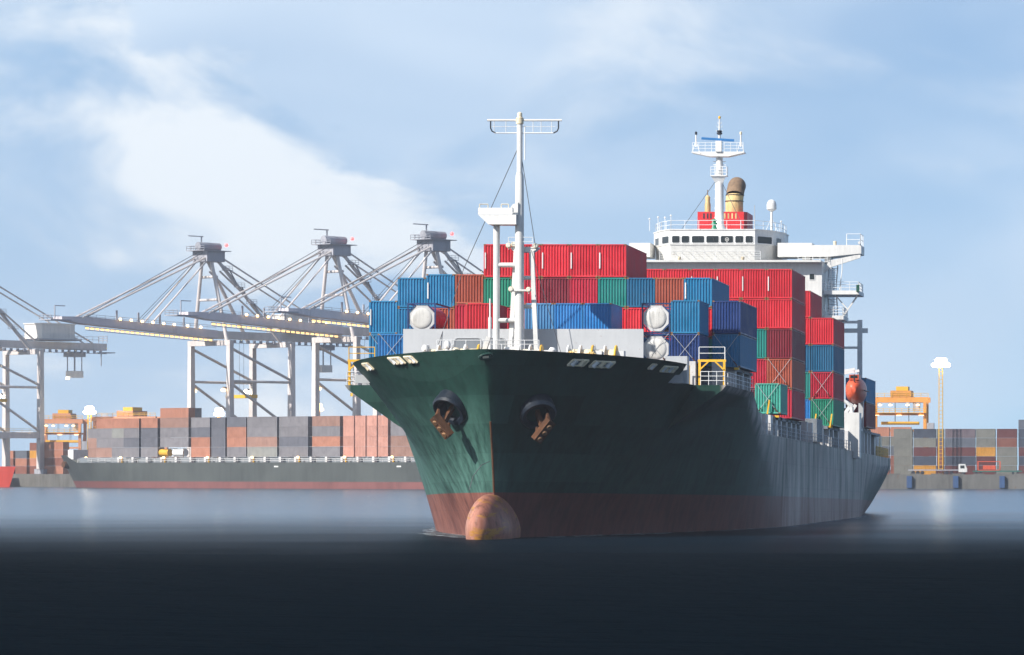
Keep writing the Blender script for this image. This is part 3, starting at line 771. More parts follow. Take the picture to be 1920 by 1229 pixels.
# tank containers
TBLUE = paint('tank_frame_blue', (0.012, 0.040, 0.130), 0.5, 0.1, 0.15, 0.3)
TPINK = paint('tank_barrel_red', (0.42, 0.06, 0.10), 0.45, 0.2, 0.2, 0.1)
def tankbox(col, s, z, label, barrel):
    t = (col - 6) * 2.5
    o = thing('tank_container', label, 'tank container', SW(t, s, z), SROT, 'tank containers on the green ship')
    w, H, L, q = CW / 2, 2.6, L20, 0.12
    fr = MB()
    for x0 in (-w, w - q):
        for y0 in (0, L - q): fr.box(x0, x0 + q, y0, y0 + q, 0.12, H - 0.12)
        fr.box(x0, x0 + q, 0, L, 0, 0.12); fr.box(x0, x0 + q, 0, L, H - 0.12, H)
    for y0 in (0, L - q):
        fr.box(-w + q, w - q, y0, y0 + q, 0.0, 0.12); fr.box(-w + q, w - q, y0, y0 + q, H - 0.12, H)
    fr.obj('frame', TBLUE, o)
    for sx in (-1, 1):
        for sz in (0, 1):
            zz = 0.12 if sz == 0 else H - 0.12; d_ = 1 if sz == 0 else -1
            MB().beam((sx * (w - 0.08), 0.06, zz + d_ * 0.66), (sx * (w - 0.66), 0.06, zz + d_ * 0.05), 0.09, 0.09, (0, 1, 0)).obj('corner_brace', TBLUE, o)
    oc = []
    r = 1.16
    for k in range(8): oc.append((r * math.cos(R(22.5 + 45 * k)) * 1.0, H / 2 + r * math.sin(R(22.5 + 45 * k)) * 1.04))
    MB().extr_y(oc, 0.10, 0.16).obj('end_plate', paint('end_plate', (0.52, 0.51, 0.50), 0.55, 0.1, 0.2, 0.2), o)
    hd = [(0.92, 0.10), (0.90, 0.03), (0.84, -0.02), (0.66, -0.065), (0.42, -0.09), (0.15, -0.10)]
    MB().lathe([(a, h) for a, h in hd][::-1], 24, (0, 0.06, H / 2), 'y').obj('dished_end', paint('tank_cladding', (0.60, 0.58, 0.54), 0.6, 0.15, 0.35, 0.3), o, True)
    MB().lathe([(1.08, 0.17), (1.1, 0.3), (1.1, L - 0.3), (0.9, L - 0.1)], 28, (0, 0, H / 2), 'y').obj('tank_barrel', barrel, o, True)
    for y_ in (1.4, 2.7, 4.0, 5.2): MB().lathe([(1.115, y_), (1.115, y_ + 0.08)], 28, (0, 0, H / 2), 'y').obj('barrel_band', TBLUE if barrel is not TPINK else TPINK, o, True)
stack('A', 2, sA, zA, L20, [('blue', LO)])
tankbox(2, sA, TOPS[('A', 2)], 'white ended tank container with red barrel above the starboard end of the breakwater', TPINK)
tankbox(10, sA, zA, 'lower white ended tank container in blue frame by port end of the breakwater', WHITE2)
tankbox(10, sA, zA + 2.635, 'upper white ended tank container in blue frame by port end of the breakwater', WHITE2)
# lashing rods
def lash(row, col, s, z, H, who, t=None, both=True):
    t = (col - 6) * 2.5 if t is None else t
    for k, sx in enumerate((-1, 1)):
        o = tag(MB().tube((sx * 1.05, -0.10 - 0.05 * k, 0.02), (-sx * 1.1, -0.06 - 0.05 * k, H), 0.02, n=6).obj('lashing_rod', GREY), 'steel lashing rod leaning %s across %s' % ('to port' if sx < 0 else 'to starboard', who), 'lashing rod', 'lashing rods across container ends')
        o.location = SW(t, s, z); o.rotation_euler = SROT
        tb = MB().tube((sx * 0.93, -0.10 - 0.05 * k, 0.15), (sx * 0.63, -0.10 - 0.05 * k, 0.55), 0.05, n=6).obj('turnbuckle', RUST, o)
lash('A', 11, sA, zA, 2.6, 'the navy container behind the deck locker')
lash('A', 10, sA, zA, 2.6, 'the lower white tank container end', None)
lash('A', 1, sA, zA, 2.6, 'the bright blue container by the starboard rail')
lash('B', 0, sB, zB, 2.9, 'the lowest blue container at the starboard corner')
lash('B', 12, sB, zB, 2.9, 'the blue container above the yellow portal')
lash('C', 12, sC, zC + 2.93, 2.9, 'the rust container above the lone teal box')
lash('F', 12, sC2, Z(776, sC2), 2.9, 'the lone pale teal container')
lash('D', 12, sD, zD, 2.9, 'the green container beside the lifeboat')
lash('D', 12, sD, zD + 2.93, 2.9, 'the crimson container above the green one')

# ------------------------------------------------------------------ side deck: portal, pillars, rails
def pillars(slist, t0, w, z0, z1, mat=PILLAR):
    for s in slist: MB().box(t0 - w, t0, s, s + w * 1.6, z0, z1).obj('cargo_pillar', mat, ship)
for sd in (1, -1):
    x = 15.7 * sd
    for s in (33.2, 38.5, 43.6):
        MB().box(min(x, x - sd * 0.8), max(x, x - sd * 0.8), s, s + 0.9, 11.9 if s > 43.3 else 12.81, zB - 0.06).obj('cargo_pillar', PILLAR, ship)
    for k, s in enumerate([52, 56, 60, 64.2, 68.4, 73.4, 77.5, 81.5, 85.4, 92, 97, 102, 108, 114.5, 119, 124.5, 131, 136]):
        zt = (Z(779, sC2) if s < 72 else zC if s < 88 else zD) - 0.05
        MB().box(min(x, x - sd * 0.7), max(x, x - sd * 0.7), s, s + (1.9 if k in (1, 2, 3) else 1.0), 8.31, zt).obj('cargo_pillar', PILLAR, ship)
    for s in (152.6, 156, 160, 164):
        MB().box(min(x, x - sd * 0.7), max(x, x - sd * 0.7), s, s + 1.0, 8.31, zE - 0.05).obj('cargo_pillar', PILLAR, ship)
    for k, s in enumerate((176, 180, 184)):
        MB().box(min(x, x - sd * 1.6) - sd * 0.6, max(x, x - sd * 1.6) - sd * 0.6, s, s + 2.6, 8.31, 11.9).obj('deck_locker', CREAM if k == 2 else PILLAR, ship)
    MB().box(min(x, x - sd * 2.4), max(x, x - sd * 2.4), 33, 46, zB - 0.30, zB - 0.02).obj('cargo_beam', DGREY, ship)
    MB().box(min(x, x - sd * 2.4), max(x, x - sd * 2.4), 62, 87, zC - 0.35, zC - 0.02).obj('cargo_beam', DGREY, ship)
    MB().box(min(x, x - sd * 2.4), max(x, x - sd * 2.4), 113, 127, zD - 0.35, zD - 0.02).obj('cargo_beam', DGREY, ship)
    MB().box(min(x, x - sd * 2.4), max(x, x - sd * 2.4), 152, 178, zE - 0.6, zE - 0.32).obj('cargo_beam', DGREY, ship)
    xr = 16.05 * sd
    mb = MB(); rail(mb, [(xr, 23.3, 12.95), (xr, 43, 12.95)], h=1.15, step=2.0, nr=3); rail(mb, [(sd * 14.0, 23.2, 12.95), (xr, 23.2, 12.95)], h=1.15, step=0.8, nr=3); mb.obj('railing', WHITE2, ship)
    mb = MB(); rail(mb, [(xr, 51, 9.38), (xr, 140, 9.18)], h=1.1, step=2.4, nr=3, r=0.026, rp=0.04); mb.obj('railing', GREY, ship)
    mb = MB(); rail(mb, [(xr, 168, 9.1), (xr - sd * 0.1, 186, 9.07)], h=1.2, step=1.5, nr=3, r=0.04, rp=0.05); mb.obj('railing', YELLOW, ship)
    # yellow gangway portal at the forecastle break
    S_P = 23.6
    def tx(v): return sd * v
    po = MB(); zt = 14.95
    for v in (13.85, 15.95): po.box(min(tx(v - 0.1), tx(v + 0.1)), max(tx(v - 0.1), tx(v + 0.1)), S_P, S_P + 0.2, 12.82, zt)
    po.box(min(tx(13.7), tx(16.1)), max(tx(13.7), tx(16.1)), S_P, S_P + 0.2, zt + 0.001, zt + 0.2)
    p_ = po.obj('gangway_portal', YELLOW, ship)
    mb = MB(); rail(mb, [(tx(13.8), S_P + 0.1, zt + 0.2), (tx(16.0), S_P + 0.1, zt + 0.2)], h=1.05, step=2.2, nr=2, r=0.035, rp=0.05); mb.obj('portal_rail', WHITE2 if sd > 0 else YELLOW, p_)
    mb = MB(); mb.beam((tx(13.9), S_P - 0.02, 14.3), (tx(14.6), S_P - 0.02, zt), 0.12, 0.12); mb.beam((tx(15.9), S_P - 0.02, 14.3), (tx(15.2), S_P - 0.02, zt), 0.12, 0.12); mb.obj('portal_brace', YELLOW, p_)
    mb = MB(); mb.box(min(tx(12.4), tx(13.5)), max(tx(12.4), tx(13.5)), S_P, S_P + 0.8, 12.82, 15.0); mb.obj('deck_locker', PILLAR, ship)
    MB().box(min(tx(14.5), tx(15.5)), max(tx(14.5), tx(15.5)), S_P + 3, S_P + 4.2, 12.82, 15.2).obj('deck_locker', GREY, ship)
    mb = MB()
    for v in (12.35, 13.1): mb.tube((tx(v), S_P - 0.9, 12.82), (tx(v), S_P - 0.9, 14.6), 0.06, n=6)
    mb.tube((tx(12.35), S_P - 0.9, 14.6), (tx(13.1), S_P - 0.9, 14.6), 0.06, n=6); mb.obj('gangway_hoop', YELLOW, ship)
# twist-lock feet under the outer stacks
for s, z in ((sC2, Z(779, sC2)), (sD, zD), (sB, zB)):
    for t in (13.95, 15.9):
        MB().box(t - 0.2, t + 0.2, s - 0.25, s + 0.3, z - 0.22, z - 0.021).obj('twist_lock', YELLOW, ship)
for s, t in ((sC2 - 0.3, 15.0), (sD - 0.3, 14.2), (sD - 0.3, 15.9)):
    z = Z(776, sC2) if s < 70 else zD
    MB().beam((t, s, z - 0.1), (t + 0.2, s, z + 1.3), 0.14, 0.14).obj('lashing_stanchion', YELLOW, ship)
MB().box(13.8, 15.9, 100, 106, 9.6, 12.0).obj('generator_box', DGREY, ship)
# ------------------------------------------------------------------ deckhouse and bridge
S_H = 143.0
zr = Z(489, S_H)                      # top of the accommodation block
house = MB().box(-12, 12, S_H, 158, 8.31, zr).obj('deckhouse', WHITE, ship)
for px, py in ((1522, 519), (1470, 519)):
    x, z = T(px, S_H), Z(py, S_H); w_ = MB().box(x - 0.26, x + 0.26, S_H - 0.03, S_H + 0.01, z - 0.32, z + 0.32).obj('window', GLASS, house)
    MB().path([(x - 0.3, S_H - 0.03, z - 0.36), (x + 0.3, S_H - 0.03, z - 0.36), (x + 0.3, S_H - 0.03, z + 0.36), (x - 0.3, S_H - 0.03, z + 0.36), (x - 0.3, S_H - 0.03, z - 0.36)], 0.035, 5).obj('window_frame', WHITE2, w_)
for k, z in enumerate((12.5, 15.5, 18.5, 21.5, 24.5, 27.3)):
    MB().box(12.0, 12.06, S_H + 1, 157, z, z + 0.25).obj('deck_edge', WHITE2, house)
    for s in (146.5, 150.0, 153.5): MB().box(11.99, 12.03, s, s + 0.7, z + 1.1, z + 1.9).obj('window', GLASS, house)
# wheelhouse on its plan outline
zt, zwb = Z(431, 144), Z(458.5, 144)
pol = [(-5.7, 144.0), (4.15, 144.0), (5.95, 146.4), (6.9, 150.0), (6.9, 154), (-8.4, 154), (-8.4, 150.0), (-7.1, 146.4)]
ctr = Vector((-0.7, 150.0))
def inset(p, d): 
    return [tuple(Vector(q) - (Vector(q) - ctr).normalized() * d) for q in p]
wh = MB().prism(pol, zwb, zt).obj('wheelhouse', WHITE, ship)
skirt = [(x * 0.97 - 0.02, s + 0.95 if s < 150 else s) for x, s in pol]
MB().prism(skirt, zr - 0.2, zwb - 0.003, [(x * 0.995, s + 0.08 if s < 150 else s) for x, s in pol]).obj('wheelhouse_skirt', WHITE, wh)
MB().prism([(x * 1.012, s - 0.10 if s < 150 else s + 0.05) for x, s in pol], zt + 0.002, zt + 0.10).obj('wheelhouse_roof', WHITE, wh)
wz0, wz1 = Z(456, 144), Z(442, 144)
def window_on(a, b, u0, u1, par):
    a, b = Vector((a[0], a[1], 0)), Vector((b[0], b[1], 0)); d = b - a; n = Vector((d.y, -d.x, 0)).normalized()
    if n.y > 0: n = -n
    p0, p1 = a + d * u0 + n * 0.02, a + d * u1 + n * 0.02
    h0, h1 = Vector((0, 0, wz0)), Vector((0, 0, wz1)); ins = (p1 - p0).normalized() * 0.12; v = Vector((0, 0, 0.12))
    pts = [p0 + h0 + ins, p1 + h0 - ins, p1 + h0 + v, p1 + h1 - v, p1 + h1 - ins, p0 + h1 + ins, p0 + h1 - v, p0 + h0 + v]
    back = [q - n * 0.08 for q in pts]
    o = MB().add(pts + back, [tuple(range(8))] + [(k, (k + 1) % 8, 8 + (k + 1) % 8, 8 + k) for k in range(8)]).obj('window', GLASS, par)
    mb = MB(); mb.path(pts + pts[:1], 0.04, 5); mb.obj('window_frame', WHITE2, o)
    return o, p0, p1, n
fx0, fx1 = T(1255, 144), T(1414, 144)
for a, b in ((1259, 1274), (1277, 1292), (1296, 1320), (1323, 1347), (1350, 1374), (1377, 1393), (1396, 1411)):
    o, p0, p1, n = window_on(pol[0], pol[1], (T(a, 144) - fx0) / (fx1 - fx0), (T(b, 144) - fx0) / (fx1 - fx0), wh)
    if a == 1350:      # clear-view screen
        c = (p0 + p1) / 2 + Vector((0, -0.05, (wz0 + wz1) / 2)); mb = MB()
        mb.path([c + Vector((0.2 * math.cos(k * math.tau / 14), 0, 0.2 * math.sin(k * math.tau / 14))) for k in range(15)], 0.03, 5)
        mb.box(c.x - 0.06, c.x + 0.06, c.y - 0.02, c.y + 0.02, c.z - 0.06, c.z + 0.06); mb.box(c.x - 0.03, c.x + 0.03, c.y - 0.01, c.y + 0.01, c.z - 0.36, c.z - 0.2); mb.obj('clear_view_screen', WHITE, o)
    elif a > 1290: 
        c = (p0 + p1) / 2; mb = MB(); mb.tube(c + Vector((0, -0.06, wz1)), c + Vector((0.18, -0.06, wz0 + 0.2)), 0.02, n=5); mb.obj('wiper', WIRE, o)
window_on(pol[7], pol[0], 0.18, 0.92, wh); window_on(pol[1], pol[2], 0.12, 0.95, wh); window_on(pol[6], pol[7], 0.2, 0.8, wh); window_on(pol[2], pol[3], 0.25, 0.7, wh)
# bridge front gallery
mb = MB(); rail(mb, [(T(1236, 142.2), 142.2, zr), (T(1425, 142.2), 142.2, zr)], h=1.05, step=1.25, nr=4, r=0.022, rp=0.03); mb.obj('gallery_rail', WHITE2, wh)
MB().box(-11.9, 12.0, 141.6, 143, zr - 0.22, zr + 0.003).obj('gallery_deck', WHITE, wh)
for px in (1273, 1392): 
    x = T(px, 141.8); o = MB().lathe([(0.12, 0), (0.2, 0.1), (0.2, 0.35), (0.1, 0.4)], 12, (x, 141.8, zr)).obj('gallery_lamp', CREAM, wh, True)
# sun-shade lattice above the gallery
mb = MB(); zl = Z(470, 143.3)
for k in range(12):
    x = T(1258, 143) + (T(1414, 143) - T(1258, 143)) * k / 11; mb.beam((x, 144.4, zl + 0.02), (x, 142.6, zl - 0.12), 0.06, 0.06)
mb.tube((T(1256, 142.6), 142.6, zl - 0.12), (T(1416, 142.6), 142.6, zl - 0.12), 0.04, n=6); mb.tube((T(1256, 143.5), 143.5, zl - 0.05), (T(1416, 143.5), 143.5, zl - 0.05), 0.03, n=6); mb.obj('sun_shade', WHITE2, wh)
# wings
for sd in (1, -1):
    e_ = 6.6 if sd > 0 else 8.2
    z1w, z0w = Z(460, 146), Z(482, 146)
    wing = MB().extr_y([(sd * e_, z0w), (sd * 12.4, z0w), (sd * 16.3, Z(476, 146)), (sd * 16.3, z1w), (sd * 10.6, z1w), (sd * 10.6, z1w + 0.25), (sd * e_, z1w + 0.25)], 145.5, 149.5).obj('bridge_wing', WHITE, ship)
    for t0, t1 in ((9.4, 10.3), (12.0, 12.7)): MB().box(min(sd * t0, sd * t1), max(sd * t0, sd * t1), 146, 149, zr, z0w - 0.003).obj('wing_pillar', WHITE, wing)
    MB().add([(sd * 11.9, 145.6, zr - 1.4), (sd * 12.7, 145.6, zr - 0.6), (sd * 16.2, 145.6, Z(483, 146) - 0.05), (sd * 16.2, 145.6, Z(477, 146)), (sd * 12.5, 145.6, zr + 0.2)] + [(sd * 11.9, 146.0, zr - 1.4), (sd * 12.7, 146.0, zr - 0.6), (sd * 16.2, 146.0, Z(483, 146) - 0.05), (sd * 16.2, 146.0, Z(477, 146)), (sd * 12.5, 146.0, zr + 0.2)],
             [(0, 1, 2, 3, 4), (9, 8, 7, 6, 5), (0, 5, 6, 1), (1, 6, 7, 2), (2, 7, 8, 3), (3, 8, 9, 4), (4, 9, 5, 0)]).obj('wing_bracket', WHITE, wing)
    if sd < 0: continue
    mb = MB(); rail(mb, [(sd * 14.6, 145.7, z1w), (sd * 16.2, 145.7, z1w), (sd * 16.2, 149, z1w)], h=1.3, step=1.5, nr=2, r=0.035, rp=0.05); mb.obj('wing_rail', WHITE2, wing)
    MB().lathe([(0.2, 0), (0.2, 0.45), (0.1, 0.5)], 10, (sd * 13.2, 146, z1w)).obj('wing_compass', CREAM, wing, True)
    MB().lathe([(0.16, -0.1), (0.2, 0.1)], 10, (sd * 16.1, 145.4, z1w + 0.25), 'y').obj('searchlight', WHITE2, wing, True)
    mb = MB(); rail(mb, [(sd * 9.0, 145.3, zr), (sd * 12.4, 145.3, zr)], h=0.75, step=0.9, nr=2, r=0.025, rp=0.03); mb.obj('wing_rail', WHITE2, wing)
# monkey island
mb = MB(); zm = zt + 0.1
rail(mb, [(-8.2, 153.5, zm), (-8.2, 150.2, zm), (-7.0, 146.5, zm), (-5.6, 144.2, zm), (4.1, 144.2, zm), (5.8, 146.5, zm), (6.7, 150.2, zm), (6.7, 153.5, zm)], h=1.0, step=1.5, nr=2, r=0.03, rp=0.035); mb.obj('monkey_island_rail', WHITE2, wh)
S_RM = 147.5
xr_ = T(1348, S_RM)
rm = MB().lathe([(0.95, zm), (0.52, zm + 0.8), (0.48, Z(340, S_RM)), (0.40, Z(300, S_RM)), (0.36, Z(285, S_RM))], 16, (xr_, S_RM, 0)).obj('radar_mast', WHITE, ship, True)
MB().tube((xr_, S_RM, Z(285, S_RM)), (xr_, S_RM, Z(222, S_RM)), 0.22, 0.07, n=10).obj('topmast', WHITE, rm, True)
zp = Z(287, S_RM); zq = Z(294, S_RM)
pfm = MB().extr_y([(T(1297, S_RM), zp), (T(1330, S_RM), zq), (T(1366, S_RM), zq), (T(1396, S_RM), zp), (T(1396, S_RM), zp + 0.12), (T(1297, S_RM), zp + 0.12)], S_RM - 0.8, S_RM + 0.8).obj('radar_platform', WHITE, rm)
mb = MB(); rail(mb, [(T(1299, S_RM), S_RM - 0.75, zp + 0.12), (T(1394, S_RM), S_RM - 0.75, zp + 0.12)], h=1.05, step=0.75, nr=3, r=0.025, rp=0.03); mb.obj('platform_rail', WHITE2, pfm)
for px in (1304, 1388):
    x = T(px, S_RM); mb = MB(); zz = Z(252, S_RM)
    for q in (-0.42, 0.42): mb.tube((x + q, S_RM, zp + 0.1), (x, S_RM, Z(262, S_RM)), 0.045, n=6)
    mb.tube((x, S_RM, Z(275, S_RM)), (x, S_RM, zz), 0.09, n=8); o = mb.obj('light_tripod', WHITE2, pfm)
    MB().lathe([(0.14, 0), (0.14, 0.3), (0.05, 0.36)], 10, (x, S_RM, zz)).obj('navigation_light', BLACK if px < 1340 else CREAM, o, True)
sc1 = MB().beam((T(1316, S_RM), S_RM - 0.9, Z(260.5, S_RM)), (T(1376, S_RM), S_RM - 0.3, Z(263.5, S_RM)), 0.28, 0.26).obj('radar_scanner', RADAR, rm)
MB().box(xr_ - 0.35, xr_ + 0.35, S_RM - 1.0, S_RM - 0.2, zp + 0.1, Z(265, S_RM)).obj('scanner_gearbox', WHITE, sc1)
MB().lathe([(0.2, 0), (0.32, 0.05), (0.32, 0.22), (0.2, 0.27), (0.3, 0.32), (0.3, 0.45), (0.15, 0.5)], 12, (xr_, S_RM, Z(252, S_RM))).obj('masthead_light', BLACK, rm, True)
mb = MB()
for py, h_ in ((246, 0.35), (238, 0.3), (231, 0.22)): mb.tube((xr_ - h_, S_RM, Z(py, S_RM)), (xr_ + h_, S_RM, Z(py, S_RM)), 0.03, n=5); mb.tube((xr_ - h_, S_RM, Z(py, S_RM)), (xr_ - h_, S_RM, Z(py - 3, S_RM)), 0.03, n=5); mb.tube((xr_ + h_, S_RM, Z(py, S_RM)), (xr_ + h_, S_RM, Z(py - 3, S_RM)), 0.03, n=5)
mb.obj('aerial_arm', WHITE2, rm)
MB().lathe([(0.14, 0), (0.16, 0.22), (0.06, 0.3)], 10, (xr_, S_RM, Z(222, S_RM))).obj('mast_light', YELLOW, rm, True)
zl_ = Z(331, S_RM)
lp = MB().prism([(xr_ - 0.95, S_RM - 0.9), (xr_ + 0.95, S_RM - 0.9), (xr_ + 0.95, S_RM + 0.6), (xr_ - 0.95, S_RM + 0.6)], zl_, zl_ + 0.1).obj('mast_platform', WHITE, rm)
mb = MB(); rail(mb, [(xr_ - 0.9, S_RM - 0.85, zl_ + 0.1), (xr_ + 0.9, S_RM - 0.85, zl_ + 0.1)], h=1.0, step=0.5, nr=3, r=0.03, rp=0.035); rail(mb, [(xr_ + 0.9, S_RM - 0.85, zl_ + 0.1), (xr_ + 0.9, S_RM + 0.5, zl_ + 0.1)], h=1.0, step=0.6, nr=3); mb.obj('platform_rail', WHITE2, lp)
MB().add([(xr_ - 0.9, S_RM - 0.8, zl_), (xr_ + 0.9, S_RM - 0.8, zl_), (xr_ + 0.35, S_RM - 0.3, zl_ - 0.9), (xr_ - 0.35, S_RM - 0.3, zl_ - 0.9)], [(0, 1, 2, 3)]).obj('platform_gusset', WHITE2, lp)
mb = MB()
for py in (355, 372, 390, 408): mb.tube((xr_ - 0.62, S_RM, Z(py, S_RM)), (xr_ + 0.62, S_RM, Z(py, S_RM)), 0.03, n=5)
for py in (303, 309): mb.tube((xr_ - 0.75, S_RM, Z(py, S_RM)), (xr_ + 0.75, S_RM, Z(py, S_RM)), 0.045, n=5)
mb.obj('mast_step', WHITE2, rm)
mb = MB(); mb.tube((xr_ - 0.3, S_RM, Z(336, S_RM)), (T(1276, 146), 146, zm), 0.03, n=5); mb.tube((xr_ + 0.3, S_RM, Z(342, S_RM)), (T(1396, 146), 146, zm), 0.03, n=5); mb.obj('stay', WIRE, rm)
x = T(1338.5, 145.5); MB().lathe([(0.34, 0), (0.34, 0.28), (0.24, 0.32), (0.24, 0.6), (0.36, 0.64), (0.34, 0.82), (0.2, 0.9), (0.2, 1.0), (0.38, 1.05), (0.3, 1.2), (0.05, 1.28)], 12, (x, 145.5, zm)).obj('magnetic_compass', GREEN, wh, True)
x = T(1446, 149); zz = Z(393, 149)
dm = MB().tube((x, 149, zm), (x, 149, zz), 0.13, n=10).obj('satellite_dome', WHITE, ship, True)
MB().lathe([(0.16, -0.22), (0.52, 0.0), (0.58, 0.05), (0.57, 0.55), (0.50, 0.85), (0.33, 1.08), (0.12, 1.17)], 18, (x, 149, zz)).obj('radome', WHITE, dm, True)
mb = MB()
for q in (-0.75, 0.75): mb.tube((x + q, 149, zm), (x, 149, zz - 0.9), 0.03, n=5)
mb.obj('dome_stay', WHITE2, dm)
mb = MB(); mb.tube((T(1414, 147), 147, zm), (T(1414, 147), 147, Z(385, 147)), 0.045, n=6); mb.obj('whip_aerial', GREY, wh)
for px, h_ in ((1217, 1.3), (1233, 1.5), (1246, 1.45), (1257, 1.7), (1464, 1.0)):
    x = T(px, 147); mb = MB(); mb.tube((x, 147, zm), (x, 147, zm + h_), 0.04, n=5); mb.lathe([(0.1, h_), (0.13, h_ + 0.1), (0.05, h_ + 0.2)], 8, (x, 147, zm)); mb.obj('aerial', WHITE2, wh)
# funnel
S_F = 160.0
fz0, fz1 = 8.31, Z(397, S_F)
x0, x1 = T(1307, S_F), T(1394, S_F)
fn = MB().prism([(x0, S_F), (x1, S_F), (x1 + 0.35, S_F + 0.6), (x1 + 0.35, S_F + 6), (x0 - 0.1, S_F + 6)], fz0, fz1).obj('funnel', FUNNEL, ship)
for px in (1319, 1326, 1332, 1358, 1365, 1372, 1379):
    x = T(px, S_F); MB().box(x - 0.09, x + 0.09, S_F - 0.02, S_F + 0.02, Z(410, S_F), Z(400, S_F)).obj('funnel_louvre', EXH if px > 1350 else BLACK, fn)
xe = T(1376, S_F + 2)
vs, fs = [], []; n = 18; steps = [(0, 0, 0), (0, 0, 0.9), (0.0, 0.0, 1.5), (0.05, 0.15, 2.2), (0.1, 0.55, 2.9), (0.1, 1.2, 3.35), (0.1, 1.9, 3.55)]
pts = [Vector((xe + a, S_F + 2 + b, fz1 - 0.1 + c)) for a, b, c in steps]
ex = MB()
def bend(pts, r, n=18):
    vs, fs = [], []
    for i, p in enumerate(pts):
        d = (pts[min(i + 1, len(pts) - 1)] - pts[max(i - 1, 0)]).normalized(); a = Vector((1, 0, 0)); b = d.cross(a).normalized()
        rr = r[i] if isinstance(r, list) else r
        vs += [p + (a * math.cos(k * math.tau / n) + b * math.sin(k * math.tau / n)) * rr for k in range(n)]
    for i in range(len(pts) - 1):
        fs += [(i * n + k, i * n + (k + 1) % n, (i + 1) * n + (k + 1) % n, (i + 1) * n + k) for k in range(n)]
    fs.append(tuple(range((len(pts) - 1) * n, len(pts) * n)))
    return MB().add(vs, fs)
e1 = bend(pts[:4], 1.06).obj('exhaust_pipe', EXH, fn, True)
bend(pts[3:], 1.07).obj('exhaust_hood', SOOT, e1, True)
for p in (pts[2], pts[3] + Vector((0, 0, 0.05))):
    mb = MB(); mb.path([p + Vector((1.1 * math.cos(k * math.tau / 20), 1.1 * math.sin(k * math.tau / 20), 0)) for k in range(21)], 0.05, 5); mb.obj('exhaust_band', BLACK, e1)
x = T(1326, S_F + 1); e2 = MB().lathe([(0.36, 0), (0.36, 1.0), (0.28, 1.3), (0.3, 1.9), (0.12, 2.1)], 12, (x, S_F + 1, fz1 - 0.05)).obj('exhaust_pipe', EXH, fn, True)
MB().tube((x, S_F + 1, fz1 + 1.9), (x, S_F + 1, fz1 + 2.7), 0.06, n=6).obj('exhaust_tip', SOOT, e2)
# port side galleries, stairs
for z, t1 in ((Z(553, 145), 16.2), (Z(600, 145), 14.4)):
    g = MB().box(12.06, t1, 144, 150, z, z + 0.45).obj('side_gallery', WHITE, ship)
    mb = MB(); rail(mb, [(12.1, 144.1, z + 0.45), (t1 - 0.1, 144.1, z + 0.45), (t1 - 0.1, 149.8, z + 0.45)], h=1.0, step=1.0, nr=3, r=0.03, rp=0.035); mb.obj('gallery_rail', WHITE2, g)
zg = Z(553, 145)
mb = MB(); mb.beam((16.0, 145, zg), (13.6, 145, zg - 3.4), 0.18, 0.18); mb.beam((14.8, 145, zg - 1.7), (13.4, 145, zg - 0.1), 0.14, 0.14); mb.obj('gallery_brace', WHITE, ship)
MB().box(15.9, 16.25, 143.7, 144.0, zg + 0.3, zg + 1.1).obj('side_light', paint('side_light', (0.01, 0.08, 0.05), 0.4), ship)
for zz0, zz1, sg in ((zg + 0.45, zr - 0.4, 1), (Z(600, 145) + 0.45, zg, -1)):
    mb = MB(); n = int((zz1 - zz0) / 0.26)
    for k in range(n):
        u = k / n; s = 146 + sg * (u - 0.5) * 2.4; mb.box(12.5, 13.4, s, s + 0.22, zz0 + (zz1 - zz0) * u, zz0 + (zz1 - zz0) * u + 0.05)
    for x in (12.45, 13.45): mb.beam((x, 146 - sg * 1.2, zz0), (x, 146 + sg * 1.2, zz1), 0.06, 0.25); mb.tube((x, 146 - sg * 1.2, zz0 + 0.95), (x, 146 + sg * 1.2, zz1 + 0.95), 0.03, n=5)
    mb.obj('outside_stair', GREY, ship)
MB().path([(12.9, 144.6, zg + 0.4), (12.9, 144.6, zr)], 0.05, 6).obj('downpipe', WHITE2, ship)
MB().path([(13.9, 144.4, zg + 0.4), (14.2, 144.4, zr - 0.9), (14.2, 144.4, zr + 0.3)], 0.06, 6).obj('downpipe', WHITE, ship)
# provision-crane goal post
S_G = 161.0
xg = T(1611.5, S_G)
gp = MB().box(xg - 0.28, xg + 0.28, S_G, S_G + 0.6, 8.31, Z(600, S_G)).obj('crane_post', WHITE2, ship)
for py, r in ((604, 0.16), (620, 0.26), (652, 0.14)):
    MB().box(11.5, xg - 0.28, S_G + 0.1, S_G + 0.5, Z(py, S_G) - r, Z(py, S_G) + r).obj('post_arm', WHITE2, gp)
MB().box(xg + 0.28, xg + 0.95, S_G + 0.1, S_G + 0.5, Z(620, S_G) - 0.28, Z(620, S_G) + 0.28).obj('post_arm', WHITE2, gp)
# lifeboat and davit
S_L = 139.0
xl_, zl_ = T(1600, S_L), Z(731, S_L)
lb = thing('lifeboat', 'enclosed orange lifeboat hanging in its davit at the port side', 'lifeboat', SW(xl_, S_L, zl_), SROT)
def boat():
    vs, fs = [], []; nu, nv = 18, 20
    for i in range(nu + 1):
        u = i / nu; y = 7.6 * u - 0.4; r = (math.sin(math.pi * (0.10 + 0.80 * u)) ** 0.55) if 0 < i < nu else 0.25
        for k in range(nv):
            a = k * math.tau / nv; cx, cz = math.cos(a), math.sin(a)
            w = 1.18 * r * math.copysign(abs(cx) ** 0.85, cx); h = (1.45 if cz > 0 else 1.5) * r * math.copysign(abs(cz) ** 0.9, cz)
            vs.append((w, y, h))
    for i in range(nu):
        for k in range(nv): fs.append((i * nv + k, i * nv + (k + 1) % nv, (i + 1) * nv + (k + 1) % nv, (i + 1) * nv + k))
    fs += [tuple(range(nv))[::-1], tuple(range(nu * nv, (nu + 1) * nv))]
    return MB().add(vs, fs)
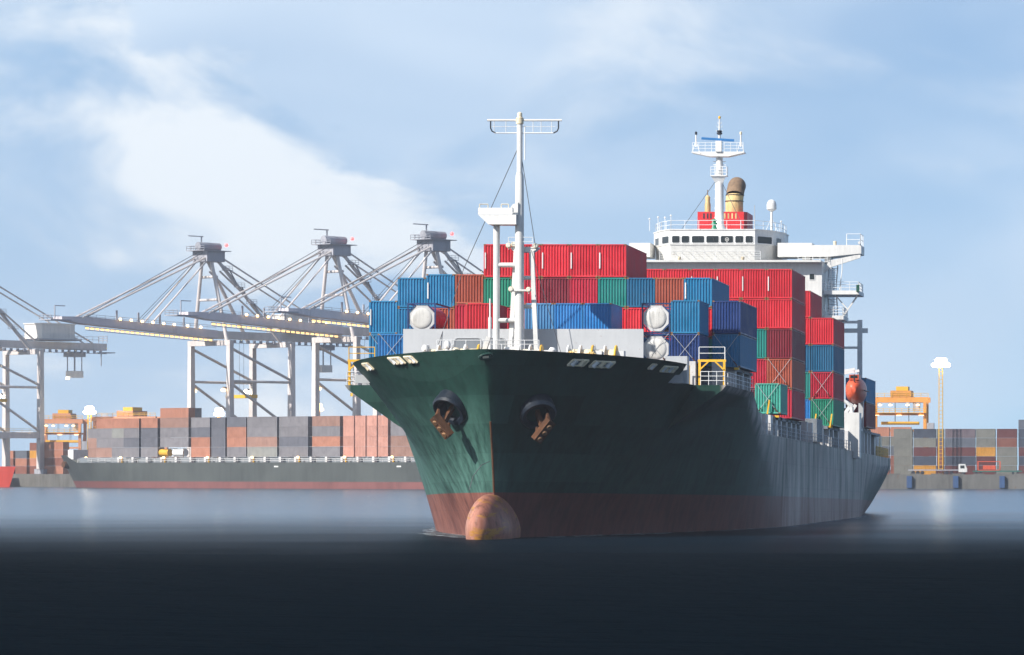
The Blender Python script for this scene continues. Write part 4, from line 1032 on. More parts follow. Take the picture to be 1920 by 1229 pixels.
boat().obj('boat_hull', ORANGE, lb, True)
MB().box(-0.55, 0.55, 0.5, 3.4, 1.15, 1.75).obj('cockpit', ORANGE, lb)
MB().box(-0.4, 0.4, 0.47, 0.52, 1.35, 1.65).obj('window', GLASS, lb)
mb = MB(); mb.path([(1.2, y, -0.05) for y in (0.3, 3.5, 6.5)], 0.06, 6); mb.obj('fender_strip', BLACK, lb)
MB().tube((0.1, -0.1, 0.9), (0.1, -0.1, 1.75), 0.08, n=6).obj('lifting_hook', BLACK, lb)
dv_ = MB(); dv_.path([(xl_ - 1.0, S_L - 1.6, Z(752, S_L)), (xl_ - 0.5, S_L - 1.6, Z(757, S_L)), (xl_ - 0.05, S_L - 1.6, Z(764, S_L)), (xl_, S_L - 1.6, Z(777, S_L))], 0.22, 10); dv_.obj('vent_pipe', WHITE, ship, True)
mb = MB()
for s in (S_L + 1, S_L + 6): mb.beam((xl_ - 2.4, s, 11.5), (xl_ - 0.3, s, zl_ - 1.55), 0.3, 0.4); mb.beam((xl_ - 2.6, s, 11.5), (xl_ - 2.2, s, zl_ + 2.0), 0.3, 0.4); mb.beam((xl_ - 2.2, s, zl_ + 2.0), (xl_ + 0.1, s, zl_ + 2.4), 0.25, 0.3); mb.tube((xl_, s, zl_ + 2.3), (xl_, s, zl_ + 1.2), 0.05, n=5)
mb.obj('davit', WHITE2, ship)
MB().box(xl_ - 0.1, xl_ + 0.45, S_L + 7.2, S_L + 7.9, 12.0, zl_ - 0.6).obj('davit_post', GREY, ship)
MB().box(T(1583, 137), T(1611, 137), 137, 139.5, 8.4, Z(774, 137)).obj('vent_trunk', WHITE, ship)
mb = MB(); zt_ = Z(792, 146); z_b = 8.31
mb.box(15.2, 15.95, 139.6, 152, zt_ - 0.9, zt_)
for s in (139.6, 143.4, 147.6, 151.4): mb.box(15.4, 15.95, s, s + 0.6, z_b, zt_ - 0.902)
mb.obj('side_screen', PILLAR, ship)
MB().box(13.6, 15.1, 140, 152, 8.31, zt_ - 0.1).obj('side_screen_back', DGREY, ship)

# ------------------------------------------------------------------ water
wm = bpy.data.materials.new('sea_water'); wm.use_nodes = True
t = wm.node_tree; p = t.nodes['Principled BSDF']
co = N(t, 'ShaderNodeTexCoord').outputs['Object']
sp = N(t, 'ShaderNodeSeparateXYZ'); t.links.new(co, sp.inputs[0])
mpw = N(t, 'ShaderNodeMapping', inp={'Scale': (0.55, 1.0, 1.0)}); t.links.new(co, mpw.inputs[0])
big = noise(t, mpw.outputs[0], 0.05, 3, 0.5)
mid = noise(t, mpw.outputs[0], 0.35, 4, 0.55)
fin = noise(t, mpw.outputs[0], 1.6, 4, 0.6)
h = mathn(t, 'ADD', mathn(t, 'MULTIPLY', mid, 0.35), mathn(t, 'MULTIPLY', fin, 0.10))
bm_ = N(t, 'ShaderNodeBump', inp={'Strength': 0.6, 'Distance': 1.0}); t.links.new(h, bm_.inputs['Height'])
# foreground darkness painted in: matt near-black water blending into glossy by distance
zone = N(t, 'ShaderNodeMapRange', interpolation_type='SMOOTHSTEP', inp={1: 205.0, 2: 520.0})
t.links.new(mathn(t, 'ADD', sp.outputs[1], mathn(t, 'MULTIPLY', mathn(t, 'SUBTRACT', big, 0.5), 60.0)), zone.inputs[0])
p.inputs['Base Color'].default_value = (0.012, 0.045, 0.085, 1)
p.inputs['Specular IOR Level'].default_value = 0.46
p.inputs['Roughness'].default_value = 0.22
p.inputs['IOR'].default_value = 1.33
t.links.new(bm_.outputs[0], p.inputs['Normal'])
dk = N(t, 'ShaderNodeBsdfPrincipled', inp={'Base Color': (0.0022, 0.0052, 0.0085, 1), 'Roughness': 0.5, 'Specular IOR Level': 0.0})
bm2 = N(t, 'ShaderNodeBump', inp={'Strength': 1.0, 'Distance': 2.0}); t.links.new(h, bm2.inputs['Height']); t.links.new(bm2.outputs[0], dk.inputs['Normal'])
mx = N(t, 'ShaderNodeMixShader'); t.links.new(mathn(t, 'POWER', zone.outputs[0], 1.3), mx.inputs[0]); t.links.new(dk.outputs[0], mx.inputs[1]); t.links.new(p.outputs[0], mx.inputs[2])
t.links.new(mx.outputs[0], t.nodes['Material Output'].inputs['Surface'])
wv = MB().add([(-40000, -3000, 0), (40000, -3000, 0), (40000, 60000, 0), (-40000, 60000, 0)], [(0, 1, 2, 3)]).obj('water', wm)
struct(wv)

# ------------------------------------------------------------------ far quays and ground
QA = -math.atan2(0.588, 0.81)                       # heading of the container quay
q_ = Vector((math.cos(QA), math.sin(QA), 0)); b_ = Vector((math.sin(QA), -math.cos(QA), 0))   # along the quay, towards the sea
C1 = W(453, 881, 1215.0); C1.z = 0
QZ = 4.1
def quay_pt(px, off):
    """point on the line parallel to the quay, off metres seaward of the crane centre line, that shows at column px"""
    k = (px - PV) / F; o = C1 + b_ * off
    w = (k * o.y - o.x) / (q_.x - k * q_.y)
    return o + q_ * w
CONC = paint('quay_concrete', (0.13, 0.125, 0.115), 0.85, 0.25, 0.35, 0.15, 0.2, scale=0.25)
YARD = paint('yard_asphalt', (0.09, 0.085, 0.085), 0.9, 0.2, 0.1, 0.0, 0.2, scale=0.05)
A_, B_ = quay_pt(-900, 15.0), quay_pt(1000, 15.0)
g = MB().add([(A_.x, A_.y, QZ), (B_.x, B_.y, QZ), (-150, 1122, QZ), (600, 1122, QZ), (9000, 1122, QZ), (16000, 9000, QZ), (-16000, 9000, QZ), (A_.x - 3000, A_.y + 2500, QZ)], [(0, 1, 2, 3, 4, 5, 6, 7)]).obj('ground', YARD)
struct(g)
def wall(name, a, b, z0, z1, mat):
    return MB().add([(a.x, a.y, z0), (b.x, b.y, z0), (b.x, b.y, z1), (a.x, a.y, z1)], [(0, 1, 2, 3)]).obj(name, mat)
w1 = MB().beam((A_.x, A_.y + 0.4, 1.0), (B_.x, B_.y + 0.4, 1.0), 0.8, 6.2).obj('quay_wall', CONC); tag(w1, 'stained concrete quay wall below the ship-to-shore cranes', 'quay wall')
w2 = MB().box(-150, 900, 1121.6, 1122.4, -2, QZ + 0.02).obj('quay_wall', CONC); tag(w2, 'stained concrete quay wall with blue fenders below the stacked yard containers', 'quay wall')
for k in range(13):
    X = W(1705 + 87 * (k - 1), 890, 1121).x
    fd = MB().box(X - 0.75, X + 0.75, 1120.7, 1121.59, 0.3, QZ - 0.4).obj('fender', paint('fender_blue', (0.03, 0.07, 0.16), 0.7, 0.1, 0.2), w2)
mb = MB()
for X in range(-150, 500, 6): mb.box(X, X + 3.2, 1121.65, 1121.95, QZ + 0.02, QZ + 0.28)
o = mb.obj('kerb_edge', CONC, w2); o['kind'] = 'stuff'

# ------------------------------------------------------------------ far containers: one mesh each, ribbed
FM = {}
def far_mesh(L, H, colour, doors=False):
    key = (round(L, 2), round(H, 2), colour)
    if key in FM: return FM[key]
    mb = MB(); w = 1.22
    mb.box(-L / 2, L / 2, -w + 0.05, w - 0.05, 0.03, H - 0.02)
    n = max(3, int(L / 0.55))
    for k in range(n):
        x = -L / 2 + L * (k + 0.5) / n
        mb.box(x - 0.15, x + 0.15, -w, -w + 0.049, 0.16, H - 0.14)
    for z in (0.0, H - 0.14): mb.box(-L / 2 - 0.01, L / 2 + 0.01, -w - 0.03, -w + 0.048, z, z + 0.14)
    for x in (-L / 2 - 0.01, L / 2 - 0.13): mb.box(x, x + 0.14, -w - 0.028, -w + 0.048, 0.141, H - 0.141)
    for y in (-0.9, -0.45, 0.45, 0.9): mb.box(L / 2, L / 2 + 0.06, y - 0.05, y + 0.05, 0.1, H - 0.1)
    me = mb.mesh('far_container', cmat(colour)); bm = bmesh.new(); bm.from_mesh(me); bmesh.ops.recalc_face_normals(bm, faces=bm.faces); bm.to_mesh(me); bm.free()
    FM[key] = me
    return me
def far_container(loc, rz, L, H, colour, label, group):
    o = link('shipping_container', far_mesh(L, H, colour), None, loc, (0, 0, rz))
    return tag(o, label, 'container', group)
YR = 1131.0
def ystack(pxa, pxb, colours, where, z=QZ, Y=YR, H=LO):
    a, b = W(pxa, 881, Y).x, W(pxb, 881, Y).x
    for k, c in enumerate(colours):
        c = {'maroon': 'oxblood', 'grey': 'dark grey', 'mauve': 'dark mauve'}.get(c, c)  # dim light over the yard put into darker container colours
        if c: far_container((( a + b) / 2 + rng.uniform(-.05, .05), Y + 1.22, z + 0.005 + k * (H + 0.03)), 0, b - a - 0.25, H, c, '%s container, %s, %s on the far quay' % (c, TIER[k + 1] if k < 5 else 'topmost', where), 'containers stacked on the far quay')
    MBASE.append(((a + b) / 2, b - a))
MBASE = []
ystack(1675, 1711.5, ['grey'] * 5, 'all-grey stack beside the green ship stern')
ystack(1712, 1755, ['yellow', 'dark slate', 'maroon', 'grey', 'dark slate'], 'stack between grey stack and light mast')
ystack(1755.5, 1770.5, ['maroon', 'brown', 'brown', 'mauve', 'grey'], 'end-on stack behind the light mast')
ystack(1771, 1829, ['maroon', 'dark slate', 'maroon', 'slate', 'mauve'], 'long stack behind the truck cab')
ystack(1829.5, 1867, ['maroon', 'maroon', 'yellow', 'grey', 'grey'], 'stack behind the orange lifting frame')
ystack(1868, 1907, ['grey', 'grey', 'grey', 'brown', 'maroon'], 'stack beside the tallest stack')
ystack(1909, 1949, ['maroon', 'dark slate', 'maroon', 'dark slate', 'dark slate', 'slate'], 'tallest stack')
ystack(1950, 1990, ['grey', 'brown', 'grey', 'slate', 'brown'], 'stack past the tallest stack')
ystack(1600, 1638, ['brown', 'slate', 'brown', 'orange'], 'stack behind the green ship stern', QZ, YR + 14)
for k in range(2):
    ystack(1628 + 41 * k, 1668 + 41 * k, ['brown', 'brown', 'slate', 'grey', 'orange'], ['rear stack near the ship stern', 'rear stack near the yard crane'][k], QZ, YR + 7.5, LO + 0.12)

# ------------------------------------------------------------------ ship-to-shore cranes
def crane(px, label):
    base = quay_pt(px, 0.0); base.z = QZ
    o = thing('gantry_crane', label, 'crane', base, (0, 0, QA), 'ship-to-shore cranes on the quay')
    def part(name, mb, mat=CRANE, par=o, sm=False): return mb.obj(name, mat, par, sm)
    zg = 39.2                         # underside of girder above the rail
    ZA = 68.0
    for x in (-9, 9):
        for y in (-12, 12):
            lg = part('leg', MB().add([(x + a * 0.95, y + c * 0.95, 1.6) for a, c in ((-1, -1), (1, -1), (1, 1), (-1, 1))] + [(x + a * 0.75, y + c * 0.75, zg) for a, c in ((-1, -1), (1, -1), (1, 1), (-1, 1))],
                 [(0, 3, 2, 1), (4, 5, 6, 7), (0, 1, 5, 4), (1, 2, 6, 5), (2, 3, 7, 6), (3, 0, 4, 7)]))
            MB().box(x - 2.4, x + 2.4, y - 0.7, y + 0.7, 0.02, 1.59).obj('bogie', CRANED, lg)
        part('portal_beam', MB().beam((x, -11, 12.6), (x, 11, 12.6), 1.5, 2.0))
        part('tie_beam', MB().tube((x, -11.1, 28.3), (x, 11.1, 28.3), 0.42, n=10), sm=True)
        part('diagonal_brace', MB().tube((x, -11.2, 38.2), (x, 11.2, 29.2), 0.42, n=10), sm=True)
        part('diagonal_brace', MB().tube((x, -11.2, 27.4), (x, 11.2, 14.2), 0.42, n=10), sm=True)
        mb = MB(); rail(mb, [(x, -11, 13.6), (x, 11, 13.6)], h=1.1, step=3, nr=2, r=0.06, rp=0.06); part('walkway_rail', mb, YELLOW)
    for y in (-12, 12):
        part('sill_beam', MB().beam((-8.1, y, 13.0), (8.1, y, 13.0), 1.3, 1.7)); part('cross_beam', MB().beam((-9.8, y, zg + 0.8), (9.8, y, zg + 0.8), 1.6, 1.6))
    # girder, boom and back reach
    part('girder', MB().beam((0, -11, zg + 3.4), (0, 44, zg + 3.2), 4.2, 2.3))
    yb, zb0, zb1 = -68.5, zg + 3.5, zg + 6.4
    bm_o = part('boom', MB().add([(-2.2, -11.1, zb0 - 1.15), (2.2, -11.1, zb0 - 1.15), (2.2, -11.1, zb0 + 1.2), (-2.2, -11.1, zb0 + 1.2), (-2.0, yb, zb1 - 0.2), (2.0, yb, zb1 - 0.2), (2.0, yb, zb1 + 0.8), (-2.0, yb, zb1 + 0.8), (-2.2, yb + 9, zb1 - 1.25), (2.2, yb + 9, zb1 - 1.25), (2.2, yb + 9, zb1 + 1.0), (-2.2, yb + 9, zb1 + 1.0)],
        [(0, 1, 2, 3), (0, 8, 9, 1), (1, 9, 10, 2), (2, 10, 11, 3), (3, 11, 8, 0), (8, 4, 5, 9), (9, 5, 6, 10), (10, 6, 7, 11), (11, 7, 4, 8), (4, 7, 6, 5)]), paint('boom_mauve', (0.62, 0.55, 0.56), 0.55, 0.08, 0.15, 0.0, scale=0.3))
    def boomz(y): return zb0 + (zb1 - zb0) * (y + 11.1) / (yb + 11.1)
    # lit walkway hung below the boom: posts, then one lit panel per bay
    L0, n = yb + 8, 26
    for k in range(n):
        y = L0 + (-13 - L0) * k / n; y2 = L0 + (-13 - L0) * (k + 0.7) / n
        part('walkway_lamp', MB().add([(2.6, y, boomz(y) - 2.3), (2.6, y2, boomz(y2) - 2.3), (2.6, y2, boomz(y2) - 1.75), (2.6, y, boomz(y) - 1.75), (2.5, y, boomz(y) - 2.3), (2.5, y2, boomz(y2) - 2.3), (2.5, y2, boomz(y2) - 1.75), (2.5, y, boomz(y) - 1.75)],
             [(0, 1, 2, 3), (4, 7, 6, 5), (0, 4, 5, 1), (1, 5, 6, 2), (2, 6, 7, 3), (3, 7, 4, 0)]), STRIPL, bm_o)
    mb = MB(); mb.beam((2.9, L0, boomz(L0) - 2.6), (2.9, -13, boomz(-13) - 2.6), 0.9, 0.12); mb.beam((2.4, L0, boomz(L0) - 1.62), (2.4, -13, boomz(-13) - 1.62), 0.5, 0.2); part('walkway', mb, CRANED, bm_o)
    mb = MB(); mb.beam((2.9, -9, zg + 1.0), (2.9, 43, zg + 0.9), 0.9, 0.14)
    for k in range(20): mb.box(2.6, 3.2, -8 + k * 2.55, -7.3 + k * 2.55, zg + 0.95, zg + 1.9)
    part('walkway', mb, CRANED)
    mb = MB(); rail(mb, [(2.2, yb + 6, boomz(yb + 6) + 1.0), (2.2, -12, boomz(-12) + 1.5)], h=1.1, step=3.2, nr=2, r=0.06, rp=0.06); part('boom_rail', mb, CRANED, bm_o)
    mb = MB(); mb.box(-2.8, 2.8, yb - 4.5, yb + 3, zb1 - 0.4, zb1 - 0.1); rail(mb, [(-2.7, yb + 2.8, zb1 - 0.1), (-2.7, yb - 4.4, zb1 - 0.1), (2.7, yb - 4.4, zb1 - 0.1)], h=1.3, step=1.6, nr=2, r=0.07, rp=0.08); mb.beam((0, yb - 1, zb1 - 0.1), (0, yb - 1, zb1 + 4), 0.25, 0.25); mb.beam((0, yb - 1, zb1 + 4), (0, yb + 2.6, zb1 + 4), 0.25, 0.25); part('boom_tip_platform', mb, CRANED, bm_o)
    # floodlights along the boom
    for k, y in enumerate((-48, -44, -40, -36, -32, -28, -23, -18)):
        f_ = part('floodlight', MB().box(2.0, 2.5, y - 0.4, y + 0.4, boomz(y) + 1.2, boomz(y) + 1.5), CRANED, bm_o)
        MB().lathe([(0.3, -0.35), (0.42, 0.0), (0.3, 0.35)], 8, (2.75, y, boomz(y) + 1.6)).obj('lamp', LAMP, f_)
        if k % 2 == 0: part('latch_post', MB().beam((-1.5, y + 2, boomz(y) + 1.3), (-1.5, y + 2, boomz(y) + 4.4), 0.35, 0.5), CRANED, bm_o)
    # apex tower
    ya = -13.5
    for x in (-7.5, 7.5):
        sx = math.copysign(1, x)
        part('tower_leg', MB().tube((x, -12, zg + 1.6), (sx * 2.2, ya, ZA - 3), 0.6, 0.52, n=10), sm=True)
        part('tower_leg', MB().tube((x, 9, zg + 1.6), (sx * 2.4, ya + 2.5, ZA - 3), 0.6, 0.52, n=10), sm=True)
        part('forestay', MB().tube((sx * 2.0, yb + 7, boomz(yb + 7) + 0.8), (sx * 2.4, ya - 1, ZA - 1.5), 0.30, n=6))
        part('forestay', MB().tube((sx * 2.0, -36, boomz(-36) + 1.2), (sx * 2.4, ya - 1, ZA - 2.2), 0.26, n=6))
        part('hoist_rope', MB().tube((sx * 1.2, yb + 9, boomz(yb + 9) + 1.0), (sx * 1.4, ya - 1.5, ZA), 0.10, n=5), WIRE)
        part('hoist_rope', MB().tube((sx * 0.7, -40, boomz(-40) + 1.0), (sx * 0.8, ya - 1.5, ZA - 1), 0.08, n=5), WIRE)
        part('backstay', MB().tube((sx * 2.2, 38, zg + 4.4), (sx * 2.4, ya + 3, ZA - 1.5), 0.26, n=6))
        part('backstay', MB().tube((sx * 2.2, 15, zg + 4.6), (sx * 2.4, ya + 3, ZA - 6), 0.3, n=6))
    for z_, u in ((zg + 14, 0.5), (zg + 21, 0.75)):
        part('tower_tie', MB().tube((-7.5 + 5.2 * u, -12.5, z_), (7.5 - 5.2 * u, -12.5, z_), 0.4, n=8))
    hd = part('apex_head', MB().box(-3.4, 3.4, ya - 2.6, ya + 4.2, ZA - 3.2, ZA), CRANED)
    mb = MB(); mb.box(-4.2, 4.2, ya - 4.4, ya + 6, ZA + 0.003, ZA + 0.2); rail(mb, [(-4.1, ya + 5.8, ZA + 0.2), (-4.1, ya - 4.3, ZA + 0.2), (4.1, ya - 4.3, ZA + 0.2)], h=1.3, step=1.8, nr=2, r=0.08, rp=0.08); mb.obj('apex_platform', CRANED, hd)
    for y in (ya - 1.2, ya + 2.6): MB().lathe([(1.25, -2.2), (1.25, 2.2)], 14, (0, y, ZA + 1.45), 'y').obj('sheave', CRANED, hd)
    mb = MB(); mb.beam((0, ya - 2, ZA + 0.2), (0, ya - 2, ZA + 4.4), 0.3, 0.3); mb.beam((0.3, ya - 1.6, ZA + 4.4), (-1.2, ya - 6, ZA + 4.5), 0.3, 0.3); mb.obj('service_jib', CRANED, hd)
    MB().lathe([(0.35, 0), (0.5, 0.4), (0.35, 0.9)], 8, (3.6, ya + 4.6, ZA + 1.5)).obj('beacon', REDL, hd)
    for k, z_ in enumerate((zg + 8, zg + 13, zg + 18, zg + 23)):
        u = (z_ - zg) / (ZA - 3 - zg); y = 9 + (ya + 2.5 - 9) * u; x = 7.5 + (2.4 - 7.5) * u
        mb = MB(); mb.box(x, x + 2.0, y - 1.4, y + 1.4, z_, z_ + 0.15); rail(mb, [(x + 0.2, y - 1.3, z_ + 0.15), (x + 1.9, y - 1.3, z_ + 0.15), (x + 1.9, y + 1.3, z_ + 0.15)], h=1.2, step=1.6, nr=2, r=0.06, rp=0.06); part('stair_landing', mb, CRANED)
        if k: part('stair_flight', MB().beam((x + 1, y + 1.0, z_), (x + 2.1, y + 3.4, z_ - 5), 0.9, 0.2), CRANED)
    # machinery house, cab, trolley
    mh = part('machinery_house', MB().box(-4.6, 4.6, 16, 29, zg + 5.3, zg + 10.2), CRANEW)
    MB().prism([(-4.9, 15.7), (4.9, 15.7), (4.9, 29.3), (-4.9, 29.3)], zg + 10.203, zg + 10.5).obj('roof', CRANEW, mh)
    MB().box(-4.66, -4.6, 20, 21, zg + 5.5, zg + 7.6).obj('door', CRANED, mh)
    mb = MB(); mb.box(-5.6, 5.6, 14.5, 31, zg + 4.85, zg + 5.29); rail(mb, [(-5.5, 14.6, zg + 5.3), (-5.5, 30.9, zg + 5.3), (5.5, 30.9, zg + 5.3)], h=1.2, step=2.2, nr=2, r=0.06, rp=0.06); mb.obj('house_platform', CRANED, mh)
    tr = part('trolley', MB().box(-2.6, 2.6, 30, 35, zg - 0.3, zg + 1.4), CRANED)
    for x in (-1.8, 1.8): MB().beam((x, 31, zg - 0.3), (x, 31, zg - 5), 0.25, 0.25).obj('hanger', CRANED, tr); MB().beam((x, 34, zg - 0.3), (x, 34, zg - 5), 0.25, 0.25).obj('hanger', CRANED, tr)
    cb = MB().box(-1.9, 1.9, 30.4, 34.6, zg - 7.2, zg - 5.0).obj('operator_cab', CRANEW, tr)
    MB().lathe([(0.5, -0.4), (0.65, 0.0), (0.5, 0.4)], 8, (-1.2, 30.6, zg - 7.4)).obj('lamp', LAMP, tr)
    mb = MB(); rail(mb, [(-2.2, 44, zg + 4.7), (2.2, 44, zg + 4.7)], h=2.2, step=2, nr=3, r=0.12, rp=0.14); rail(mb, [(-2.2, 32, zg + 4.7), (-2.2, 44, zg + 4.7)], h=2.0, step=2.4, nr=2, r=0.07, rp=0.08); mb.box(-2.6, 2.6, 43, 47, zg + 1.2, zg + 1.5); mb.beam((-2.2, 45, zg + 1.4), (-2.2, 45, zg - 3), 0.25, 0.25); part('back_reach_end', mb, CRANED)
    for x, y in ((-9.9, 10.6), (-9.9, -9.4), (8.0, -13.2)):
        f_ = part('floodlight', MB().box(x - 0.5, x + 0.5, y - 0.5, y + 0.5, 26.0, 26.6), CRANED); MB().lathe([(0.5, -0.5), (0.75, 0.0), (0.5, 0.5)], 8, (x, y - 0.6, 25.6)).obj('lamp', LAMPW if x < 0 and y > 0 else LAMP, f_)
    # head-block ropes and spreader
    mb = MB()
    for x in (-1, 1): mb.tube((x, 0, zg + 1.9), (x, 0, 24.5), 0.06, n=4)
    part('spreader_rope', mb, WIRE); part('spreader', MB().box(-6, 6, -1.2, 1.2, 23.4, 24.4), YELLOW)
    return o
crane(-14, 'grey gantry crane whose white machinery house overhangs the quay beside the red vessel')
crane(453, 'grey gantry crane whose boom tip reaches over the moored ship bow')
crane(688, 'grey gantry crane between two others, its boom over the moored container stacks')
crane(874, 'grey gantry crane whose legs stand hidden behind the green ship bow')

# ------------------------------------------------------------------ moored container ship below the cranes
bow = quay_pt(48, 43.0); bow.z = 0
ms = thing('moored_ship', 'dark hulled container ship moored at the quay beneath the cranes', 'ship', bow, (0, 0, QA))
MH = paint('moored_hull', (0.055, 0.062, 0.058), 0.55, 0.2, 0.25, 0.05, scale=0.2)
MBT = paint('moored_boot', (0.17, 0.06, 0.055), 0.6, 0.2, 0.25, 0.05, scale=0.2)
ML, MBM = 215.0, 26.0
def mhalf(s, z):
    f = max(0.0, min(1.0, (s - (0.0 + (10 - z) * 0.75)) / (34.0 + (10 - z) * 1.6)))
    return MBM / 2 * (1 - (1 - f) ** 2.1)
def mtop(s): return 9.9 if s < 13 else (9.9 - 2.3 * (s - 13) / 6 if s < 19 else 7.6)
def mshell(name, mat, zlo, zf, nz):
    mb = MB(); sl = [0, 1, 2.5, 4, 6, 8, 10.5, 13, 16, 19, 23, 28, 34, 42, 52, 65, 90, 130, 180, ML]
    for sd in (-1, 1):
        vs, fs = [], []
        for s in sl:
            for j in range(nz + 1):
                z = zlo + (zf(s) - zlo) * j / nz; rake = (10 - z) * 0.75; x = rake + s * (ML - rake) / ML
                vs.append((x, MBM / 2 + sd * mhalf(x, z), z))
        for i in range(len(sl) - 1):
            for j in range(nz): fs.append((i * (nz + 1) + j, i * (nz + 1) + j + 1, (i + 1) * (nz + 1) + j + 1, (i + 1) * (nz + 1) + j))
        mb.add(vs, fs)
    return mb.obj(name, mat, ms, True)
mshell('hull', MH, 2.0, mtop, 8); mshell('boot_topping', MBT, -2.0, lambda s: 2.0, 3)
MB().add([(3, MBM / 2 - 0.3, 8.6), (14, 6.2, 8.6), (20, 4.0, 8.6), (20, MBM - 4.0, 8.6), (14, MBM - 6.2, 8.6)], [(0, 1, 2, 3, 4)]).obj('forecastle_deck', DECK, ms)
MB().add([(19, 4.0, 7.0), (40, 0.8, 7.0), (ML, 0.3, 7.0), (ML, MBM - 0.3, 7.0), (40, MBM - 0.8, 7.0), (19, MBM - 4.0, 7.0)], [(0, 1, 2, 3, 4, 5)]).obj('main_deck', DECK, ms)
p_ = Vector((8.5, MBM / 2 - mhalf(8.5, 7.0), 7.0)); ab = MB().lathe([(0.9, -1.6), (1.3, 0.2), (0.9, 0.6), (0.5, 0.5)], 14, (p_.x, p_.y, 7.0), 'y').obj('anchor_bolster', RUST, ms, True)
mb = MB(); mb.box(10, 12.6, 8, 18, 8.6, 11.6); mb.obj('mast_house', PILLAR, ms)
mb = MB(); rail(mb, [(20, 3.9, 7.6), (40, 0.9, 7.6), (ML, 0.4, 7.6)], h=1.1, step=4, nr=2, r=0.07, rp=0.08); mb.obj('railing', PILLAR, ms)
for k in range(26):
    x = 22 + k * 6.6; y0 = 1.4 if x > 40 else 4.2
    MB().box(x, x + 0.9, y0, y0 + 1.0, 7.0, 9.2).obj('cargo_pillar', PILLAR, ms)
    if k % 3 == 0:
        f_ = MB().box(x + 2, x + 2.4, y0 - 0.1, y0 + 0.3, 7.0, 9.0).obj('deck_lamp_post', YELLOW, ms); MB().lathe([(0.25, -0.3), (0.45, 0), (0.25, 0.3)], 8, (x + 2.2, y0 - 0.5, 9.1)).obj('lamp', LAMP, f_)
MB().box(22, ML - 5, 3.0, MBM - 3, 7.0, 9.15).obj('hatch_coaming', DGREY, ms)
for px in (518, 748):
    loc = quay_pt(px, 43.0) - bow; u = loc.dot(q_)
    MB().box(u - 0.9, u + 0.9, -0.05, 0.1, 6.2, 6.6).obj('draught_plate', WHITE, ms)
NTH = ['first', 'second', 'third', 'fourth', 'fifth', 'sixth', 'seventh', 'eighth', 'ninth', 'tenth', 'eleventh', 'twelfth', 'thirteenth', 'fourteenth', 'fifteenth', 'sixteenth', 'seventeenth', 'eighteenth']
def moored_box(u, lane, tier, L, colour, bay):
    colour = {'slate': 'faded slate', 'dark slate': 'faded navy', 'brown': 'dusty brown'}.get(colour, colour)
    y = 2.6 + lane * 2.5
    if u - L / 2 < 45: y += 4.0 * (1 - max(0, (u - 20)) / 25)
    loc = bow + q_ * u - b_ * (y + 1.22); loc.z = 9.21 + tier * (HI + 0.03)
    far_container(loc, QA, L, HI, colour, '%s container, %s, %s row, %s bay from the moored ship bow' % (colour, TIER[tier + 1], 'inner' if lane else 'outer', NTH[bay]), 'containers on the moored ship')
def useg(px): return (quay_pt(px, 40.4) - bow).dot(q_)
BAY = [(148, 166, ['brown', 'brown', 'slate'], 1), (170, 203, ['brown', 'slate', 'slate', 'orange'], 1), (205, 231, ['slate', 'slate', 'grey', 'orange'], 1), (233, 263, ['slate', 'dark slate', 'slate', 'orange'], 1), (264, 296, ['slate', 'dark slate', 'dark slate', 'orange'], 1),
       (300, 354, [None, 'slate', 'slate', 'brown', 'orange'], 0), (358, 394, ['orange', 'orange', 'dark slate', 'slate'], 1), (396, 423, ['dark slate'] * 4 + ['dark slate'], 0), (425, 462, ['slate', 'orange', 'orange', 'dark slate', 'orange'], 1), (463, 520, ['grey', 'brown', 'slate', 'slate', 'orange'], 0),
       (523, 578, ['slate', 'dark slate', 'slate', 'slate', 'dark slate'], 0), (585, 638, ['slate', 'orange', 'slate', 'brown', 'brown'], 0), (643, 664, ['pink'] * 5, 0), (665, 686, ['pink'] * 5, 0), (687, 707, ['pink'] * 5, 0), (708, 728, ['pink'] * 5, 0), (732, 790, ['brown', 'brown', 'slate', 'slate'], 0), (793, 840, ['slate', 'orange', 'brown', 'slate'], 0)]
for nb_, (a, b, cols, end) in enumerate(BAY):
    cols = cols[:5 if cols[0] is None else 4]
    u0, u1 = useg(a), useg(b)
    for k, c in enumerate(cols):
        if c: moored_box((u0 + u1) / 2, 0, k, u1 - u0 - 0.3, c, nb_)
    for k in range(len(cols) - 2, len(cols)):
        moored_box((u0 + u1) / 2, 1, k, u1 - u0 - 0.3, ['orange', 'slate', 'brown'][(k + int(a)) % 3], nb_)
for px, m, lab in ((302, YELLOW, 'yellow tank container low on the moored ship beside a white tank'), (331, WHITE2, 'white tank container low on the moored ship beside a yellow tank')):
    u = useg(px); loc = bow + q_ * u - b_ * 4.0; loc.z = 9.21
    o = thing('tank_container', lab, 'tank container', loc, (0, 0, QA))
    MB().tube((-2.4, 0, 1.35), (2.4, 0, 1.35), 1.1, n=16).obj('tank_barrel', m, o, True)
    fr = MB()
    for x in (-2.9, 2.8):
        for y in (-1.2, 1.1): fr.box(x, x + 0.12, y, y + 0.12, 0.12, 2.5)
        fr.box(x, x + 0.12, -1.2, 1.22, 0, 0.12); fr.box(x, x + 0.12, -1.2, 1.22, 2.5, 2.62)
    for y in (-1.2, 1.1): fr.box(-2.9, 2.92, y, y + 0.12, -0.001, 0.119); 
    fr.obj('frame', DRUST, o)

